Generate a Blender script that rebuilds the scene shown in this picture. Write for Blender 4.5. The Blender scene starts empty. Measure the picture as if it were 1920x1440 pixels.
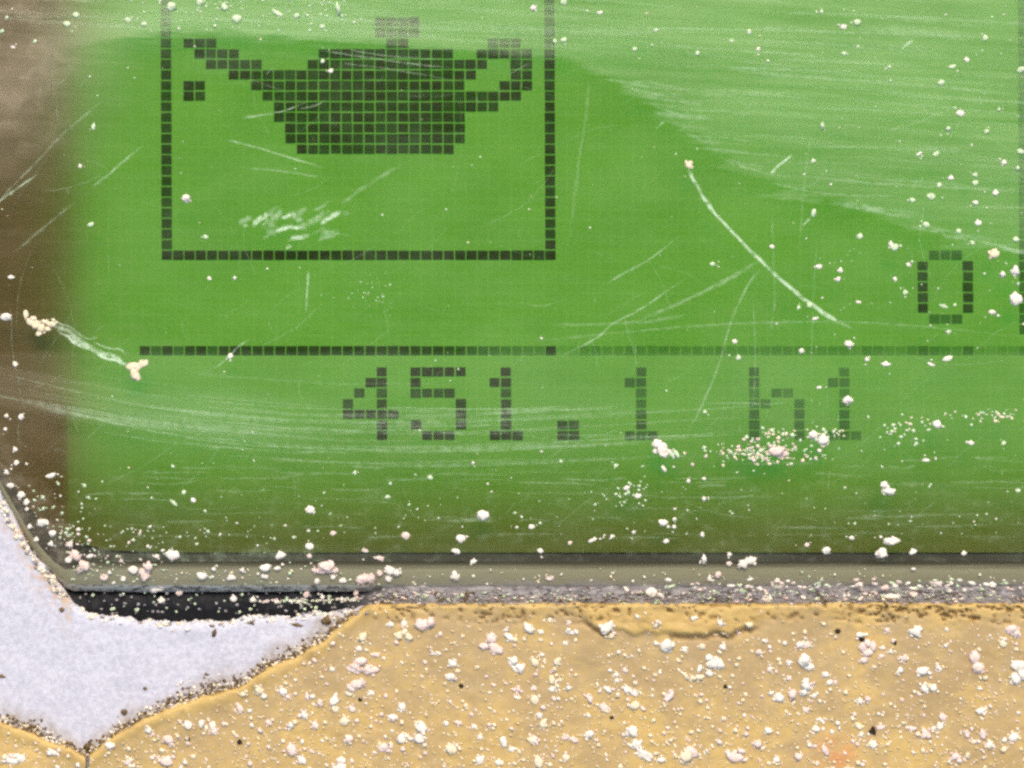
import bpy, bmesh, math, random
import numpy as np
from mathutils import Vector

# ------------------------------------------------------------------ camera, world, sun, exposure
SC = bpy.context.scene
COL = SC.collection
S = 2.4e-5                      # metres per unit of the working grid (the view is about 46 mm wide)
D = 4600.0                      # camera height above the lens face, in grid units (about 110 mm)

cam = bpy.data.cameras.new('camera')
cam.sensor_fit = 'HORIZONTAL'
cam.sensor_width = 36.0
cam.lens = 36.0 * D / 1920.0
cam.clip_start = 0.002
cam.clip_end = 50.0
cam_ob = bpy.data.objects.new('camera', cam)
cam_ob.location = (0, 0, D * S)
COL.objects.link(cam_ob)
SC.camera = cam_ob

SUN_EL, SUN_ROT = math.radians(52), math.radians(8)
world = bpy.data.worlds.new('World')
SC.world = world
world.use_nodes = True
wn = world.node_tree
sky = wn.nodes.new('ShaderNodeTexSky')
sky.sky_type = 'NISHITA'
sky.sun_disc = False
sky.sun_elevation = SUN_EL
sky.sun_rotation = SUN_ROT
sky.air_density = 1.0
sky.dust_density = 4.0
sky.ozone_density = 0.6
wn.links.new(sky.outputs[0], wn.nodes['Background'].inputs[0])
wn.nodes['Background'].inputs[1].default_value = 0.15

sun = bpy.data.lights.new('sun', 'SUN')
sun.energy = 1.15
sun.angle = math.radians(36)
sun.color = (1.0, 0.93, 0.84)
sun_ob = bpy.data.objects.new('sun', sun)
d = Vector((math.sin(SUN_ROT) * math.cos(SUN_EL), math.cos(SUN_ROT) * math.cos(SUN_EL), math.sin(SUN_EL)))
sun_ob.rotation_euler = d.to_track_quat('Z', 'Y').to_euler()
sun_ob.location = (0, 0.3, 0.5)
COL.objects.link(sun_ob)

SC.view_settings.view_transform = 'Standard'
SC.view_settings.look = 'None'
SC.view_settings.exposure = 0.40
SC.view_settings.gamma = 1.0
SC.cycles.use_denoising = False
SC.cycles.transparent_max_bounces = 16
SC.cycles.max_bounces = 6
SC.cycles.filter_width = 2.7

random.seed(11)
rng = np.random.default_rng(11)

# ------------------------------------------------------------------ helpers: coordinates and noise
def W(u, v, z=0.0):
    """grid position (u right, v down, z towards the viewer) on the panel -> world metres"""
    k = (D - z) / D
    return ((u - 960.0) * S * k, (720.0 - v) * S * k, z * S)

def hash2(ix, iy, seed):
    n = (ix.astype(np.int64) * 374761393 + iy.astype(np.int64) * 668265263 + seed * 144269504) & 0x7fffffff
    n = ((n ^ (n >> 13)) * 1274126177) & 0x7fffffff
    n = n ^ (n >> 16)
    return (n & 0xffff) / 65535.0

def vnoise(x, y, seed=0):
    x = np.asarray(x, float); y = np.asarray(y, float)
    ix = np.floor(x); iy = np.floor(y)
    fx = x - ix; fy = y - iy
    fx = fx * fx * (3 - 2 * fx); fy = fy * fy * (3 - 2 * fy)
    a = hash2(ix, iy, seed); b = hash2(ix + 1, iy, seed)
    c = hash2(ix, iy + 1, seed); e = hash2(ix + 1, iy + 1, seed)
    return (a * (1 - fx) + b * fx) * (1 - fy) + (c * (1 - fx) + e * fx) * fy

def fbm(x, y, seed=0, octv=4):
    t = 0.0; amp = 0.5
    for o in range(octv):
        t = t + amp * (vnoise(x * 2 ** o, y * 2 ** o, seed + o * 17) - 0.5)
        amp *= 0.55
    return t * 2

def sstep(a, b, x):
    t = np.clip((np.asarray(x, float) - a) / (b - a), 0, 1)
    return t * t * (3 - 2 * t)

# ------------------------------------------------------------------ helpers: objects
def link(o, parent=None):
    COL.objects.link(o)
    if parent is not None:
        o.parent = parent
    return o

def tag(o, label=None, cat=None, group=None, kind=None):
    for k, x in (('label', label), ('category', cat), ('group', group), ('kind', kind)):
        if x:
            o[k] = x
    return o

def mesh_np(name, verts, faces, mats, smooth=True, mat_idx=None, attrs=None):
    me = bpy.data.meshes.new(name)
    me.from_pydata([tuple(p) for p in verts], [], faces)
    for m in mats:
        me.materials.append(m)
    if smooth:
        me.polygons.foreach_set('use_smooth', [True] * len(me.polygons))
    if mat_idx is not None:
        me.polygons.foreach_set('material_index', mat_idx)
    for an, vals in (attrs or {}).items():
        a = me.attributes.new(an, 'FLOAT', 'POINT')
        a.data.foreach_set('value', np.asarray(vals, np.float32))
    me.update()
    return me

def obj(name, me, parent=None, loc=None):
    o = bpy.data.objects.new(name, me)
    if loc is not None:
        o.location = loc
    return link(o, parent)

# ------------------------------------------------------------------ helpers: node materials
class Mat:
    def __init__(self, name):
        self.m = bpy.data.materials.new(name)
        self.m.use_nodes = True
        self.t = self.m.node_tree
        self.t.nodes.clear()
        self.out = self.n('ShaderNodeOutputMaterial')
        g = self.n('ShaderNodeNewGeometry')
        sc = self.n('ShaderNodeVectorMath'); sc.operation = 'SCALE'
        self.l(g.outputs['Position'], sc.inputs[0]); sc.inputs['Scale'].default_value = 1.0 / S
        self.P = sc.outputs[0]
        sp = self.n('ShaderNodeSeparateXYZ'); self.l(self.P, sp.inputs[0])
        self.u = self.math('ADD', sp.outputs[0], 960.0)
        self.v = self.math('SUBTRACT', 720.0, sp.outputs[1])
    def n(self, t):
        return self.t.nodes.new(t)
    def l(self, a, b):
        self.t.links.new(a, b)
    def put(self, sock, x):
        if isinstance(x, (int, float)):
            sock.default_value = x
        elif isinstance(x, (tuple, list)):
            sock.default_value = tuple(x) + ((1.0,) if len(x) == 3 and len(sock.default_value) == 4 else ())
        else:
            self.l(x, sock)
    def math(self, op, a, b=0.0, c=None, clamp=False):
        k = self.n('ShaderNodeMath'); k.operation = op; k.use_clamp = clamp
        self.put(k.inputs[0], a); self.put(k.inputs[1], b)
        if c is not None: self.put(k.inputs[2], c)
        return k.outputs[0]
    def vec(self, x, y, z=0.0):
        k = self.n('ShaderNodeCombineXYZ')
        self.put(k.inputs[0], x); self.put(k.inputs[1], y); self.put(k.inputs[2], z)
        return k.outputs[0]
    def noise(self, vec, scale=1.0, detail=3.0, rough=0.55, dist=0.0):
        k = self.n('ShaderNodeTexNoise'); k.noise_dimensions = '3D'
        self.l(vec, k.inputs['Vector'])
        k.inputs['Scale'].default_value = scale; k.inputs['Detail'].default_value = detail
        k.inputs['Roughness'].default_value = rough; k.inputs['Distortion'].default_value = dist
        return k.outputs['Fac']
    def step(self, x, a, b, lo=0.0, hi=1.0):
        k = self.n('ShaderNodeMapRange'); k.interpolation_type = 'SMOOTHSTEP'
        self.put(k.inputs['Value'], x); self.put(k.inputs['From Min'], a); self.put(k.inputs['From Max'], b)
        k.inputs['To Min'].default_value = lo; k.inputs['To Max'].default_value = hi
        return k.outputs[0]
    def ustep(self, x, e0, e1):
        """1 below e0, 0 above e1"""
        return self.math('SUBTRACT', 1.0, self.step(x, e0, e1))
    def mix(self, f, a, b):
        k = self.n('ShaderNodeMix'); k.data_type = 'RGBA'
        self.put(k.inputs[0], f); self.put(k.inputs[6], a); self.put(k.inputs[7], b)
        return k.outputs[2]
    def curve(self, x, pts, x0=-500.0, x1=2500.0, ymax=1440.0):
        k = self.n('ShaderNodeFloatCurve')
        cm = k.mapping; c = cm.curves[0]
        q = [((a - x0) / (x1 - x0), b / ymax) for a, b in pts]
        c.points[0].location = q[0]; c.points[-1].location = q[-1]
        for a in q[1:-1]:
            c.points.new(*a)
        cm.update()
        self.put(k.inputs['Value'], self.math('DIVIDE', self.math('SUBTRACT', x, x0), x1 - x0))
        return self.math('MULTIPLY', k.outputs[0], ymax)
    def attr(self, name, kind='GEOMETRY'):
        k = self.n('ShaderNodeAttribute'); k.attribute_name = name; k.attribute_type = kind
        return k.outputs['Fac']
    def bump(self, h, dist, strength=1.0):
        k = self.n('ShaderNodeBump'); k.inputs['Distance'].default_value = dist * S
        k.inputs['Strength'].default_value = strength
        self.l(h, k.inputs['Height'])
        return k.outputs[0]
    def bsdf(self, t, **kw):
        k = self.n(t)
        for a, x in kw.items():
            self.put(k.inputs[a.replace('_', ' ')], x)
        return k.outputs[0]
    def principled(self, color, rough=0.6, spec=0.3, normal=None, **kw):
        k = self.n('ShaderNodeBsdfPrincipled')
        self.put(k.inputs['Base Color'], color); self.put(k.inputs['Roughness'], rough)
        self.put(k.inputs['Specular IOR Level'], spec)
        if normal is not None: self.l(normal, k.inputs['Normal'])
        for a, x in kw.items():
            self.put(k.inputs[a.replace('_', ' ')], x)
        return k.outputs[0]
    def mixs(self, f, a, b):
        k = self.n('ShaderNodeMixShader')
        self.put(k.inputs[0], f); self.l(a, k.inputs[1]); self.l(b, k.inputs[2])
        return k.outputs[0]
    def done(self, sh):
        self.l(sh, self.out.inputs[0])
        return self.m

# ---- liquid crystal sheet: brown in reflection, passes the green back light from below
def mat_lcd():
    m = Mat('lcd_sheet')
    fine = m.noise(m.vec(m.math('MULTIPLY', m.u, 0.16), m.math('MULTIPLY', m.v, 0.16)), 1.0, 3.0, 0.7)
    big = m.noise(m.vec(m.math('MULTIPLY', m.u, 0.006), m.math('MULTIPLY', m.v, 0.008)), 1.0, 3.0)
    # the cell matrix shows as a faint net, one line per column and row
    gu = m.math('ABSOLUTE', m.math('SUBTRACT', m.math('FRACT', m.math('DIVIDE', m.math('SUBTRACT', m.u, 312.5), 21.15)), 0.5))
    gv = m.math('ABSOLUTE', m.math('SUBTRACT', m.math('FRACT', m.math('DIVIDE', m.math('SUBTRACT', m.v, 478.7), 19.9)), 0.5))
    net = m.math('MULTIPLY', m.math('MAXIMUM', m.ustep(gu, 0.02, 0.09), m.ustep(gv, 0.02, 0.09)), 0.26)
    f = m.math('ADD', m.math('MULTIPLY', m.math('SUBTRACT', fine, 0.5), 1.5),
               m.math('MULTIPLY', m.math('SUBTRACT', big, 0.5), 1.3))
    f = m.math('ADD', m.math('ADD', f, 0.5), net)
    tr = m.mix(f, (0.26, 0.74, 0.36), (0.46, 0.94, 0.58))
    df = m.mix(f, (0.205, 0.128, 0.028), (0.285, 0.180, 0.050))
    a = m.bsdf('ShaderNodeBsdfDiffuse', Color=df)
    b = m.bsdf('ShaderNodeBsdfTranslucent', Color=tr)
    return m.done(m.mixs(0.45, a, b))

def mat_backlight():
    m = Mat('backlight')
    e = m.bsdf('ShaderNodeEmission', Color=(0.23, 0.97, 0.115), Strength=0.60)
    return m.done(e)

def mat_pixel(kind):
    m = Mat('liquid_crystal_dark_' + kind.lower())
    if kind == 'OBJECT':
        k = m.n('ShaderNodeObjectInfo'); a = k.outputs['Alpha']
    else:
        a = m.attr('ink')
    fine = m.noise(m.vec(m.math('MULTIPLY', m.u, 0.2), m.math('MULTIPLY', m.v, 0.2)), 1.0, 3.0, 0.7)
    mott = m.step(fine, 0.3, 0.7, 0.91, 1.0)
    c = m.mix(fine, (0.013, 0.014, 0.001), (0.034, 0.031, 0.004))
    sh = m.bsdf('ShaderNodeBsdfDiffuse', Color=c)
    return m.done(m.mixs(m.math('MULTIPLY', a, mott), m.bsdf('ShaderNodeBsdfTransparent'), sh))

# ---- scratched, dusty lens face
def mat_lens():
    m = Mat('scratched_lens')
    u, v = m.u, m.v
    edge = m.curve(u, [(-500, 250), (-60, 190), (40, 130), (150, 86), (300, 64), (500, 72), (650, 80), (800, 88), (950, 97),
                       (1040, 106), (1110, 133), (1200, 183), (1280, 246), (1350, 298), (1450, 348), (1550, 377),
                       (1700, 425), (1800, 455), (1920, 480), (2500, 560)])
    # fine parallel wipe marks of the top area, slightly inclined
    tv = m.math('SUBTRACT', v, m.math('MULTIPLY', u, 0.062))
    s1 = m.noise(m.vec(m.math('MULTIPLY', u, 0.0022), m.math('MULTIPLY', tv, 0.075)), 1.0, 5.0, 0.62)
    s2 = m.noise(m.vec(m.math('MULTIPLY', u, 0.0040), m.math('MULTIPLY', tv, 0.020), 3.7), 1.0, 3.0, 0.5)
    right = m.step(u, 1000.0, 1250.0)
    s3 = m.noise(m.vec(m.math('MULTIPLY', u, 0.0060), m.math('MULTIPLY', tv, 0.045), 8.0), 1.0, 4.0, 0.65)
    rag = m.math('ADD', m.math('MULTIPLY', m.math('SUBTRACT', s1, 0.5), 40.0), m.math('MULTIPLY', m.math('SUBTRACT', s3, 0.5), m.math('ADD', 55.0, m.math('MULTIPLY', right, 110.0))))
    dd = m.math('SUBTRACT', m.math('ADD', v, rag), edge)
    up = m.ustep(dd, -13.0, 10.0)  # top veil: wiped haze together with painted-in brightness of the lit zone
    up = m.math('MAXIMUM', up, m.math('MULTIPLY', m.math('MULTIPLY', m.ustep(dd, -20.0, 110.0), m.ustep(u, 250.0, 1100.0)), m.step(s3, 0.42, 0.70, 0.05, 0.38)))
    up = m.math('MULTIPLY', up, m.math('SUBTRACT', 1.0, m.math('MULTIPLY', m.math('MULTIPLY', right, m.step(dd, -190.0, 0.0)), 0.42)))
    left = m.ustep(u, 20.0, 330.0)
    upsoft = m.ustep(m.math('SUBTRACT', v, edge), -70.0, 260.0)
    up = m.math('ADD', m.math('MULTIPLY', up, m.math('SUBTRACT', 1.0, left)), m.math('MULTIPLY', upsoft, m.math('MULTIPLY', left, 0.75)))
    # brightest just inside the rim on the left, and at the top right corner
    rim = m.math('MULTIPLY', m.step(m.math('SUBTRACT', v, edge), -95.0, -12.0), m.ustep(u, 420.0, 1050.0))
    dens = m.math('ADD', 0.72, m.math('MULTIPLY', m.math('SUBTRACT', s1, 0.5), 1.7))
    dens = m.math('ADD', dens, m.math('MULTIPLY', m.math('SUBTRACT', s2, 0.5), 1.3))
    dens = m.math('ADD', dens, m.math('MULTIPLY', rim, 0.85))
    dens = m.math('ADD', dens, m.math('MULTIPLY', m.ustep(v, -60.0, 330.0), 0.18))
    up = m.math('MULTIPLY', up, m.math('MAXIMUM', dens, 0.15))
    # curved wipe marks of the lower band
    cen = m.curve(u, [(-500, 560), (-100, 690), (0, 722), (150, 752), (300, 776), (480, 793), (640, 802), (900, 800), (1200, 785), (1600, 760), (1920, 748), (2500, 740)])
    t = m.math('SUBTRACT', v, cen)
    hw = m.curve(u, [(-500, 50), (0, 52), (300, 60), (640, 90), (1200, 110), (2500, 110)])
    b1 = m.noise(m.vec(m.math('MULTIPLY', u, 0.0014), m.math('MULTIPLY', t, 0.11), 9.0), 1.0, 5.0, 0.62)
    band = m.ustep(m.math('ABSOLUTE', m.math('DIVIDE', t, hw)), 0.35, 1.0)
    below = m.step(v, 655.0, 668.0)
    band = m.math('MULTIPLY', m.math('MULTIPLY', band, below), m.step(b1, 0.30, 0.72, 0.25, 1.55))
    band = m.math('MULTIPLY', band, m.ustep(u, 200.0, 820.0))
    flat = m.math('MULTIPLY', below, m.ustep(v, 800.0, 905.0))
    # soiling in patches, thicker towards the bottom rim
    p1 = m.noise(m.vec(m.math('MULTIPLY', u, 0.030), m.math('MULTIPLY', v, 0.045), 5.0), 1.0, 5.0, 0.65)
    p2 = m.noise(m.vec(m.math('MULTIPLY', u, 0.0045), m.math('MULTIPLY', v, 0.007), 2.0), 1.0, 3.0)
    p3 = m.noise(m.vec(m.math('MULTIPLY', u, 0.010), m.math('MULTIPLY', tv, 0.06), 6.0), 1.0, 4.0, 0.6)
    low = m.step(v, 820.0, 960.0)
    pat = m.math('MULTIPLY', m.step(p1, 0.50, 0.72), m.math('ADD', 0.25, m.math('MULTIPLY', low, 0.9)))
    lefthaze = m.math('MULTIPLY', m.ustep(u, 0.0, 330.0), m.ustep(v, 120.0, 720.0))
    gen = m.math('ADD', 0.07, m.math('MULTIPLY', m.step(p2, 0.42, 0.66), 0.22))
    gen = m.math('ADD', gen, m.math('MULTIPLY', m.math('SUBTRACT', p3, 0.5), 0.6))
    cm = m.math('SUBTRACT', m.math('SUBTRACT', v, 905.0), m.math('MULTIPLY', u, 1.42))
    corner = m.math('MULTIPLY', m.math('MULTIPLY', m.step(cm, -150.0, -10.0), m.ustep(u, 120.0, 420.0)), m.step(p1, 0.36, 0.66, 0.25, 1.0))
    corner = m.math('MAXIMUM', corner, m.math('MULTIPLY', m.math('MULTIPLY', m.step(v, 1012.0, 1050.0), m.ustep(u, 300.0, 900.0)), m.step(p1, 0.40, 0.66, 0.1, 0.9)))
    p4 = m.noise(m.vec(m.math('MULTIPLY', u, 0.016), m.math('MULTIPLY', v, 0.020), 11.0), 1.0, 4.0, 0.6)
    blot = m.math('MULTIPLY', m.math('MULTIPLY', m.ustep(u, 60.0, 190.0), m.ustep(v, 180.0, 360.0)), m.step(p4, 0.44, 0.66))
    # total veil: dust and wipe haze, plus brightness painted into the top area
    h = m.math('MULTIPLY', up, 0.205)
    h = m.math('ADD', h, m.math('MULTIPLY', band, 0.085))
    h = m.math('ADD', h, m.math('MULTIPLY', flat, 0.042))
    h = m.math('ADD', h, m.math('MULTIPLY', pat, 0.07))
    h = m.math('ADD', h, m.math('MULTIPLY', gen, 0.10))
    h = m.math('ADD', h, m.math('MULTIPLY', lefthaze, 0.04))
    h = m.math('ADD', h, m.math('MULTIPLY', corner, 0.17))
    h = m.math('ADD', h, m.math('MULTIPLY', blot, 0.13))
    h = m.math('MINIMUM', m.math('MAXIMUM', h, 0.0), 0.8)
    tint = m.mix(m.math('MULTIPLY', up, 1.0, clamp=True), (0.74, 0.90, 0.58), (0.76, 0.95, 0.52))  # greener where up is high, imitating the brighter lit screen below
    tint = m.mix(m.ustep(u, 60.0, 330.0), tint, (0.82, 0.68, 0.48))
    nrm = m.bump(m.math('ADD', s1, b1), 0.8, 0.5)
    gl = m.bsdf('ShaderNodeBsdfGlossy', Color=(0.3, 0.29, 0.27), Roughness=0.22, Normal=nrm)
    fr = m.n('ShaderNodeFresnel'); fr.inputs['IOR'].default_value = 1.46
    clear = m.mixs(fr.outputs[0], m.bsdf('ShaderNodeBsdfTransparent'), gl)
    dust = m.mixs(0.25, m.bsdf('ShaderNodeBsdfDiffuse', Color=tint), m.bsdf('ShaderNodeBsdfTranslucent', Color=tint))  # dust coat, also carrying the painted brightness of the top
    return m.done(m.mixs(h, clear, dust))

def mat_scratch():
    m = Mat('scratch_whitened')
    k = m.attr('alpha')
    n = m.noise(m.vec(m.math('MULTIPLY', m.u, 0.06), m.math('MULTIPLY', m.v, 0.06)), 1.0, 3.0, 0.7)
    a = m.math('MULTIPLY', k, m.step(n, 0.30, 0.66, 0.18, 1.25), clamp=True)
    dif = m.bsdf('ShaderNodeBsdfDiffuse', Color=(0.74, 0.90, 0.62))
    return m.done(m.mixs(a, m.bsdf('ShaderNodeBsdfTransparent'), dif))

def mat_lens_edge():
    m = Mat('lens_edge_frosted')
    s = m.noise(m.vec(m.math('MULTIPLY', m.u, 0.004), m.math('MULTIPLY', m.v, 0.25)), 1.0, 4.0, 0.6)
    p = m.noise(m.vec(m.math('MULTIPLY', m.u, 0.05), m.math('MULTIPLY', m.v, 0.12)), 1.0, 5.0, 0.7)
    c = m.mix(s, (0.25, 0.24, 0.13), (0.36, 0.335, 0.20))
    c = m.mix(m.math('MULTIPLY', m.step(p, 0.55, 0.8), 0.35), c, (0.30, 0.29, 0.20))
    g2 = m.noise(m.vec(m.math('MULTIPLY', m.u, 0.03), m.math('MULTIPLY', m.v, 0.10), 7.0), 1.0, 5.0, 0.7)
    c = m.mix(m.math('MULTIPLY', m.math('MULTIPLY', m.step(m.v, 1078.0, 1104.0), m.step(m.u, 620.0, 1000.0)), m.step(g2, 0.34, 0.62)), c, (0.36, 0.34, 0.30))
    a = m.step(m.math('ADD', m.v, m.math('MULTIPLY', m.math('SUBTRACT', s, 0.5), 10.0)), 1053.0, 1072.0)
    a = m.math('MAXIMUM', a, m.ustep(m.u, 150.0, 200.0))
    return m.done(m.mixs(a, m.bsdf('ShaderNodeBsdfTransparent'), m.principled(c, 0.5, 0.3, m.bump(p, 1.2, 0.6))))

def mat_lens_side():
    m = Mat('lens_side_frosted')
    p = m.noise(m.vec(m.math('MULTIPLY', m.u, 0.05), m.math('MULTIPLY', m.v, 0.12)), 1.0, 5.0, 0.7)
    c = m.mix(p, (0.30, 0.31, 0.25), (0.56, 0.57, 0.50))
    c = m.mix(m.step(p, 0.52, 0.40), c, (0.07, 0.07, 0.06))
    c = m.mix(m.math('MULTIPLY', m.step(m.u, 640.0, 800.0), 0.8), c, (0.30, 0.28, 0.25))
    return m.done(m.principled(c, 0.35, 0.5, m.bump(p, 1.5, 0.6)))

def mat_black(name, col=(0.012, 0.013, 0.014), rough=0.35, bump=2.0):
    m = Mat(name)
    p = m.noise(m.P, 0.11, 4.0, 0.65)
    q = m.noise(m.P, 0.02, 3.0, 0.6)
    c = m.mix(m.step(p, 0.55, 0.8), col, tuple(x * 3.2 for x in col))
    c = m.mix(m.math('MULTIPLY', m.step(q, 0.6, 0.75), 0.3), c, (0.07, 0.075, 0.07))
    return m.done(m.principled(c, rough, 0.5, m.bump(p, bump, 0.8)))

def mat_gasket():
    m = Mat('gasket_black_rubber')
    p = m.noise(m.P, 0.10, 4.0, 0.65)
    g = m.noise(m.vec(m.math('MULTIPLY', m.u, 0.05), m.math('MULTIPLY', m.v, 0.13)), 1.0, 5.0, 0.7)
    c = m.mix(m.step(p, 0.55, 0.8), (0.006, 0.006, 0.007), (0.035, 0.038, 0.036))
    grime = m.mix(m.step(g, 0.3, 0.7), (0.085, 0.075, 0.072), (0.36, 0.33, 0.31))
    c = m.mix(m.step(m.u, 640.0, 760.0), c, grime)
    return m.done(m.principled(c, 0.6, 0.25, m.bump(p, 2.0, 0.8)))

def mat_dark_frame():
    m = Mat('inner_frame_dark')
    s = m.noise(m.vec(m.math('MULTIPLY', m.u, 0.003), m.math('MULTIPLY', m.v, 0.12)), 1.0, 3.0, 0.6)
    c = m.mix(s, (0.050, 0.047, 0.026), (0.105, 0.098, 0.060))
    return m.done(m.principled(c, 0.5, 0.3))

def mat_bezel():
    m = Mat('bezel_lilac_white')
    g = m.noise(m.P, 0.13, 4.0, 0.7)
    h = m.noise(m.P, 0.035, 4.0, 0.6)
    k = m.noise(m.P, 0.30, 2.0, 0.6)
    c = m.mix(m.step(g, 0.36, 0.64), (0.51, 0.50, 0.535), (0.64, 0.63, 0.66))
    c = m.mix(m.math('MULTIPLY', m.step(h, 0.55, 0.75), 0.35), c, (0.62, 0.56, 0.58))
    c = m.mix(m.math('MULTIPLY', m.step(k, 0.70, 0.80), 0.35), c, (0.42, 0.34, 0.32))
    st = m.attr('stain')
    sn = m.noise(m.P, 0.075, 4.0, 0.7)
    brown = m.mix(sn, (0.20, 0.135, 0.06), (0.50, 0.40, 0.27))
    f = m.math('MULTIPLY', st, m.step(sn, 0.25, 0.62, 1.25, 0.35), clamp=True)
    c = m.mix(f, c, brown)
    ru = m.attr('rust')
    f2 = m.math('MULTIPLY', ru, m.step(sn, 0.42, 0.62), clamp=True)
    c = m.mix(f2, c, (0.62, 0.40, 0.20))
    return m.done(m.principled(c, 0.75, 0.15, m.bump(m.math('ADD', g, m.math('MULTIPLY', h, 1.0)), 1.6, 0.5)))

def mat_film():
    m = Mat('film_weathered_yellow')
    a = m.noise(m.P, 0.0085, 4.0, 0.6)
    b = m.noise(m.P, 0.028, 5.0, 0.65, 0.6)
    c3 = m.noise(m.P, 0.10, 4.0, 0.7)
    st = m.noise(m.vec(m.math('MULTIPLY', m.u, 0.012), m.math('MULTIPLY', m.v, 0.05), 4.0), 1.0, 4.0, 0.6, 0.8)
    tan = m.mix(m.step(a, 0.38, 0.62), (0.445, 0.312, 0.138), (0.455, 0.335, 0.168))
    yel = m.mix(b, (0.535, 0.355, 0.105), (0.64, 0.445, 0.152))
    f = m.math('ADD', m.math('MULTIPLY', m.math('SUBTRACT', b, 0.5), 1.6), m.math('MULTIPLY', m.math('SUBTRACT', a, 0.5), 2.2))
    deep = m.step(m.v, 1220.0, 1420.0)
    f = m.math('ADD', f, m.math('MULTIPLY', deep, 0.22))
    c = m.mix(m.step(f, -0.30, 0.62), tan, yel)
    c = m.mix(m.attr('strip'), c, yel)
    c = m.mix(m.math('MULTIPLY', m.step(st, 0.60, 0.74), 0.35), c, (0.36, 0.225, 0.085))
    c = m.mix(m.math('MULTIPLY', m.step(c3, 0.55, 0.75), 0.5), c, (0.72, 0.54, 0.29))
    c = m.mix(m.math('MULTIPLY', m.step(c3, 0.46, 0.28), 0.5), c, (0.40, 0.25, 0.09))
    sb = m.noise(m.vec(m.math('MULTIPLY', m.u, 0.022), m.math('MULTIPLY', m.v, 0.055), 14.0), 1.0, 5.0, 0.65, 0.5)
    c = m.mix(m.math('MULTIPLY', m.math('MULTIPLY', m.attr('strip'), m.step(sb, 0.47, 0.68)), 0.62), c, (0.34, 0.215, 0.075))
    c = m.mix(m.attr('crack'), c, (0.21, 0.120, 0.034))
    o = m.n('ShaderNodeVectorMath'); o.operation = 'DISTANCE'
    m.l(m.vec(m.u, m.v), o.inputs[0]); o.inputs[1].default_value = (1562, 1412, 0)
    c = m.mix(m.math('MULTIPLY', m.math('MULTIPLY', m.ustep(o.outputs['Value'], 8.0, 62.0), m.step(b, 0.35, 0.6)), 0.8), c, (0.62, 0.26, 0.09))
    hh = m.math('ADD', m.math('MULTIPLY', c3, 1.0), m.math('MULTIPLY', b, 1.4))
    return m.done(m.principled(c, 0.55, 0.3, m.bump(hh, 0.9, 0.3)))

def mat_grit(name, c0, c1, rough=0.9):
    m = Mat(name)
    n = m.noise(m.P, 0.16, 4.0, 0.7)
    k = m.n('ShaderNodeObjectInfo')
    c = m.mix(m.step(n, 0.3, 0.7), c0, c1)
    return m.done(m.principled(c, rough, 0.2, m.bump(n, 1.2, 0.5)))

M = dict(
    lcd=mat_lcd(), back=mat_backlight(), pix=mat_pixel('OBJECT'), pixj=mat_pixel('GEOMETRY'), lens=mat_lens(),
    scratch=mat_scratch(), edge=mat_lens_edge(), side=mat_lens_side(), gasket=mat_gasket(),
    housing=mat_black('housing_black_plastic', (0.02, 0.02, 0.02), 0.5), frame=mat_dark_frame(), bezel=mat_bezel(), film=mat_film(),
    white=mat_grit('grit_white', (0.80, 0.72, 0.57), (0.93, 0.86, 0.72)),
    pink=mat_grit('grit_pink', (0.72, 0.53, 0.42), (0.90, 0.75, 0.64)),
    cream=mat_grit('grit_cream', (0.76, 0.62, 0.38), (0.90, 0.80, 0.56)),
    pale=mat_grit('dust_pale_green_grey', (0.50, 0.62, 0.36), (0.74, 0.84, 0.55)),
    flake=mat_grit('flake_film_cream', (0.62, 0.46, 0.22), (0.80, 0.66, 0.40)),
    soil=mat_grit('soil_brown', (0.085, 0.052, 0.020), (0.24, 0.16, 0.075)),
    grey=mat_grit('grime_grey', (0.22, 0.195, 0.185), (0.42, 0.385, 0.365)),
    dark=mat_grit('speck_dark', (0.018, 0.012, 0.008), (0.05, 0.032, 0.02)),
)

# ------------------------------------------------------------------ display unit
unit = bpy.data.objects.new('display_unit', None)
unit.empty_display_size = 0.005
unit.location = W(960, 1105, -60)
link(unit)
tag(unit, 'green backlit display reading 451.1 h with oil can icon behind a scratched lens', 'display')
bpy.context.view_layer.update()

def part(name, me, parent, loc=(0, 0, 0)):
    """child whose mesh is written in world coordinates (or local to loc)"""
    o = bpy.data.objects.new(name, me)
    link(o)
    o.parent = parent
    base = Vector(parent.location) if parent.parent is None else Vector(parent.location) + Vector(parent.parent.location)
    o.location = Vector(loc) - base
    return o

Z_LCD, Z_BACK = -52.0, -106.0

def slab(name, u0, v0, u1, v1, ztop, zbot, mat):
    p = [W(a, b, z) for z in (ztop, zbot) for a, b in ((u0, v0), (u1, v0), (u1, v1), (u0, v1))]
    f = [(3, 2, 1, 0), (4, 5, 6, 7), (0, 1, 5, 4), (1, 2, 6, 5), (2, 3, 7, 6), (3, 0, 4, 7)]
    return mesh_np(name, p, f, [mat], smooth=False)

# screen sheet: one thin sheet, light passes through it
screen = part('screen', mesh_np('screen', [W(a, b, Z_LCD) for a, b in ((-46, -640), (2360, -640), (2360, 1036), (320, 1036), (200, 1031), (122, 1012), (72, 976), (30, 920), (-8, 858), (-46, 790))],
                               [(8, 7, 6, 5, 4, 3, 2, 1, 0)], [M['lcd']], False), unit)
# back light: glowing diffuser plate, its rim a little short of the sheet's, tilted away at the bottom
bp = [W(150, -600, Z_BACK + 6), W(2280, -600, Z_BACK + 6), W(2280, 850, Z_BACK + 6), W(150, 850, Z_BACK + 6),
      W(150, 938, Z_BACK - 62), W(2280, 938, Z_BACK - 62)]
backlight = part('backlight', mesh_np('backlight', bp, [(3, 2, 1, 0), (5, 2, 3, 4)], [M['back']], False), unit)

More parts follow.
